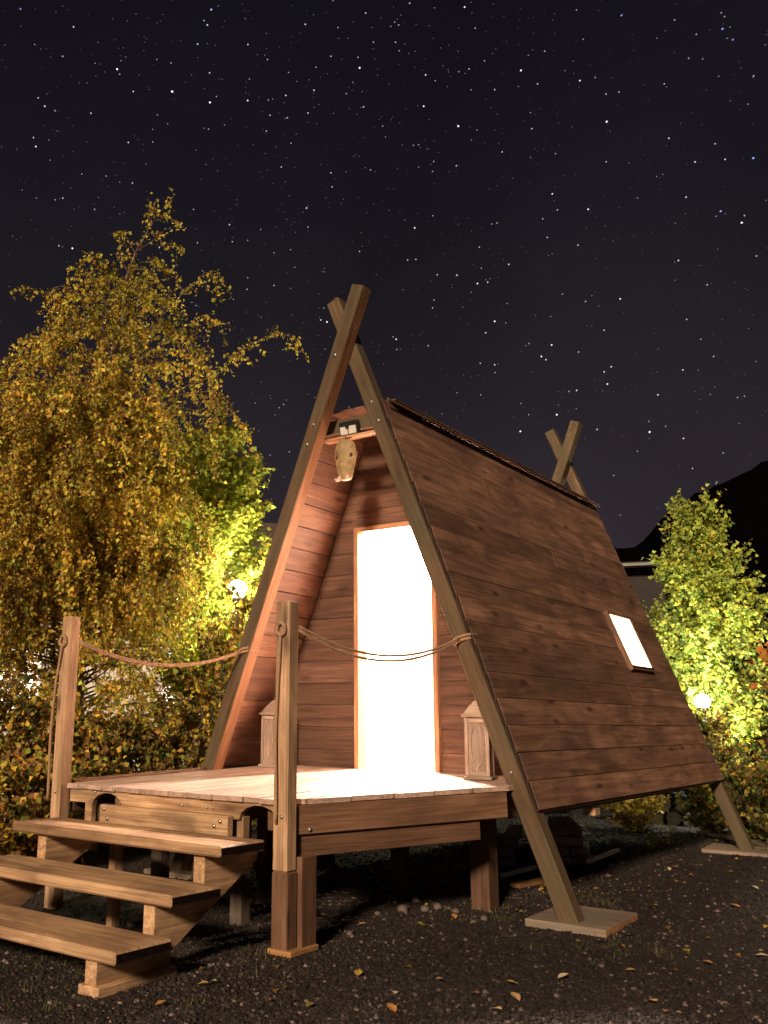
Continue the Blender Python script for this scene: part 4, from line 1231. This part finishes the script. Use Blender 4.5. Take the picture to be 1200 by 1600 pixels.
mt = bush('maple_sapling', p, 'maple sapling with large orange leaves at the yard edge', 'tree', .50, .9, 2.6, 22, 4, .095, [(.55, .17, .03), (.48, .22, .04)], [2, 1], None, .10, .02, .5)

# fallen leaves that can be told apart
FL = [(800, 1546), (806, 1571), (612, 1591), (618, 1566), (776, 1594), (986, 1519), (1106, 1504), (1190, 1491), (1066, 1592), (565, 1449), (1055, 1357), (1046, 1360), (855, 1391), (846, 1399), (710, 1440), (330, 1546), (316, 1549), (940, 1475), (742, 1568), (880, 1530), (1020, 1570), (690, 1545), (1150, 1420), (1180, 1385), (560, 1530), (455, 1575), (250, 1580), (60, 1585)]
lv = [(0, -.5, 0), (.22, -.28, .05), (.32, .0, .09), (.2, .3, .05), (0, .55, -.02), (-.2, .3, .06), (-.32, 0, .10), (-.22, -.28, .04), (0, 0, 0)]
lfc = [(8, 0, 1), (8, 1, 2), (8, 2, 3), (8, 3, 4), (8, 4, 5), (8, 5, 6), (8, 6, 7), (8, 7, 0)]
LM = []
for nm_, col in (('yellow', (.50, .34, .08)), ('tan', (.42, .27, .13)), ('orange', (.46, .21, .05)), ('pale', (.52, .44, .30))):
    me = bpy.data.meshes.new('fallen_leaf'); me.from_pydata(lv, [], lfc); me.materials.append(plain('fallen_leaf_' + nm_, col, .7, 0, 6, .25)); LM.append(me)
for k, (px, py) in enumerate(FL):
    q = on_ground(px, py); s = random.uniform(.045, .07)
    M = Matrix.Translation((q.x, q.y, gz(q.x, q.y) + .020)) @ Matrix.Rotation(random.uniform(0, 6.28), 4, 'Z') @ Matrix.Rotation(random.uniform(-.4, .4), 4, 'X') @ Matrix.Diagonal((s, s, s, 1))
    tag(put(bpy.data.objects.new('fallen_leaf', LM[k % 4]), M), 'single dry autumn leaf lying on the gravel', 'leaf', 'fallen leaves on the gravel')
nL = 900
lx = np.concatenate([rng.uniform(-6.5, 2.5, nL), rng.uniform(-.5, 4.5, 160)]); ly = np.concatenate([rng.uniform(-2.5, 9, nL), rng.uniform(-4, 3, 160)])
far = np.hypot(lx - CAM.x, ly - CAM.y) > 5.8
far |= np.arange(len(lx)) >= nL + 60
lx, ly = lx[far], ly[far]
LPs = np.stack([lx, ly, gz_np(lx, ly) + .012], 1)
o = leaf_cloud('leaf_litter', LPs, rng.uniform(.03, .055, len(LPs)), pick(len(LPs), [YEL, ORG, BRN, OLV], [.8, .8, 3, 1.5]) * .7, None, mat=M_LITTER, flat=True)
tag(o, 'scattered small dead leaves over the ground beneath the trees', 'leaf litter')

# ------------------------------------------------------------------ lit lamps in the garden


def garden_lamp(p, label, energy, col, hr, glow):
    o = thing('garden_lamp', (p.x, p.y, 0), label, 'lamp')
    cyl('pole', (p.x, p.y, -.05), (p.x, p.y, p.z - hr - .03), .035, .028, M_LAMP, o, 10)
    lathe('collar', [(.03, -hr - .05), (.06, -hr - .03), (.06, -hr + .012), (.03, -hr + .02)], Matrix.Translation(p), M_LAMP, o, 12)
    prof_ = [(max(.004, hr * math.sin(a)), -hr * math.cos(a)) for a in np.linspace(.12, math.pi - .12, 11)]
    lathe('globe', prof_, Matrix.Translation(p), emit('lamp_globe', col, glow), o, 16)
    l_ = bpy.data.lights.new('lamp_light', 'POINT'); l_.energy = energy; l_.color = col; l_.shadow_soft_size = hr + .012
    put(bpy.data.objects.new('lamp_light', l_), Matrix.Translation(p), o)
    return o


garden_lamp(at_dist(371, 921, 11.05), 'glowing globe lamp in the foliage beside the left slope', 1000, (1, .90, .60), .11, 60)
garden_lamp(at_dist(1098, 1096, 12.45), 'glowing globe lamp beside the young tree behind the cabin', 800, (1, .98, .84), .085, 60)

# ------------------------------------------------------------------ houses in the background
hc = at_dist(95, 1120, 19.0)
hs = thing('white_house', (hc.x, hc.y, 0), 'white rendered house glimpsed through the birch foliage', 'house')
HBm = Matrix.Translation((hc.x, hc.y, 0)) @ Matrix.Rotation(R_(46), 4, 'Z')
H = lambda *v: HBm @ Vector(v)
HD = lambda *v: HBm.to_3x3() @ Vector(v)
wl = mesh_obj('wall', [(x, y, z) for z in (-.05, 3.3) for x, y in ((-4.2, -2.5), (4.2, -2.5), (4.2, 2.5), (-4.2, 2.5))] + [(-4.2, 0, 5.0), (4.2, 0, 5.0)],
              [(0, 1, 5, 4), (2, 3, 7, 6), (1, 2, 6, 9, 5), (3, 0, 4, 8, 7), (3, 2, 1, 0)], M_HOUSE, HBm, hs)
for sg in (-1, 1):
    board('roof', H(-4.6, sg * 1.45, 4.10), H(4.6, sg * 1.45, 4.10), 3.55, .14, HD(0, sg * .56, .83), M_HROOF, hs)
for xw in (-2.9, -.6, 2.3):
    wn = board('window', H(xw - .5, -2.52, 1.75), H(xw + .5, -2.52, 1.75), .06, 1.2, HD(0, 0, 1), M_HOUSE, hs)
    board('pane', H(xw - .43, -2.556, 1.75), H(xw + .43, -2.556, 1.75), .02, 1.06, HD(0, 0, 1), M_LIT, wn)
board('eave_board', H(-4.6, -2.93, 3.08), H(4.6, -2.93, 3.08), .05, .16, HD(0, 0, 1), M_HROOF, hs)
bc = at_dist(905, 1120, 34.0)
bn = thing('dark_barn', (bc.x, bc.y, 0), 'dark barn with a pale metal roof edge beyond the cabin', 'barn')
BBm = Matrix.Translation((bc.x, bc.y, 0)) @ Matrix.Rotation(R_(16), 4, 'Z')
H = lambda *v: BBm @ Vector(v)
HD = lambda *v: BBm.to_3x3() @ Vector(v)
eh = CAM.z + .1541 * 34 - .1
mesh_obj('wall', [(x, y, z) for z in (-.05, eh) for x, y in ((-6, 0), (3.0, 0), (3.0, 6), (-6, 6))], [(0, 1, 5, 4), (1, 2, 6, 5), (2, 3, 7, 6), (3, 0, 4, 7), (3, 2, 1, 0), (4, 5, 6, 7)], M_BARN, BBm, bn)
board('roof', H(-6.5, 2.9, eh + .35), H(3.4, 2.9, eh + .35), 6.9, .2, HD(0, -.08, 1), M_BARN, bn)
board('roof_edge', H(-6.5, -.58, eh + .07), H(3.4, -.58, eh + .07), .06, .10, HD(0, 0, 1), M_BARNEDGE, bn)
for xw in (-4, -1.5, 1.2):
    wn = board('window', H(xw - .6, -.02, 2.4), H(xw + .6, -.02, 2.4), .06, 1.1, HD(0, 0, 1), M_BARN, bn)
    board('pane', H(xw - .5, -.056, 2.4), H(xw + .5, -.056, 2.4), .02, .9, HD(0, 0, 1), M_GLASSD, wn)
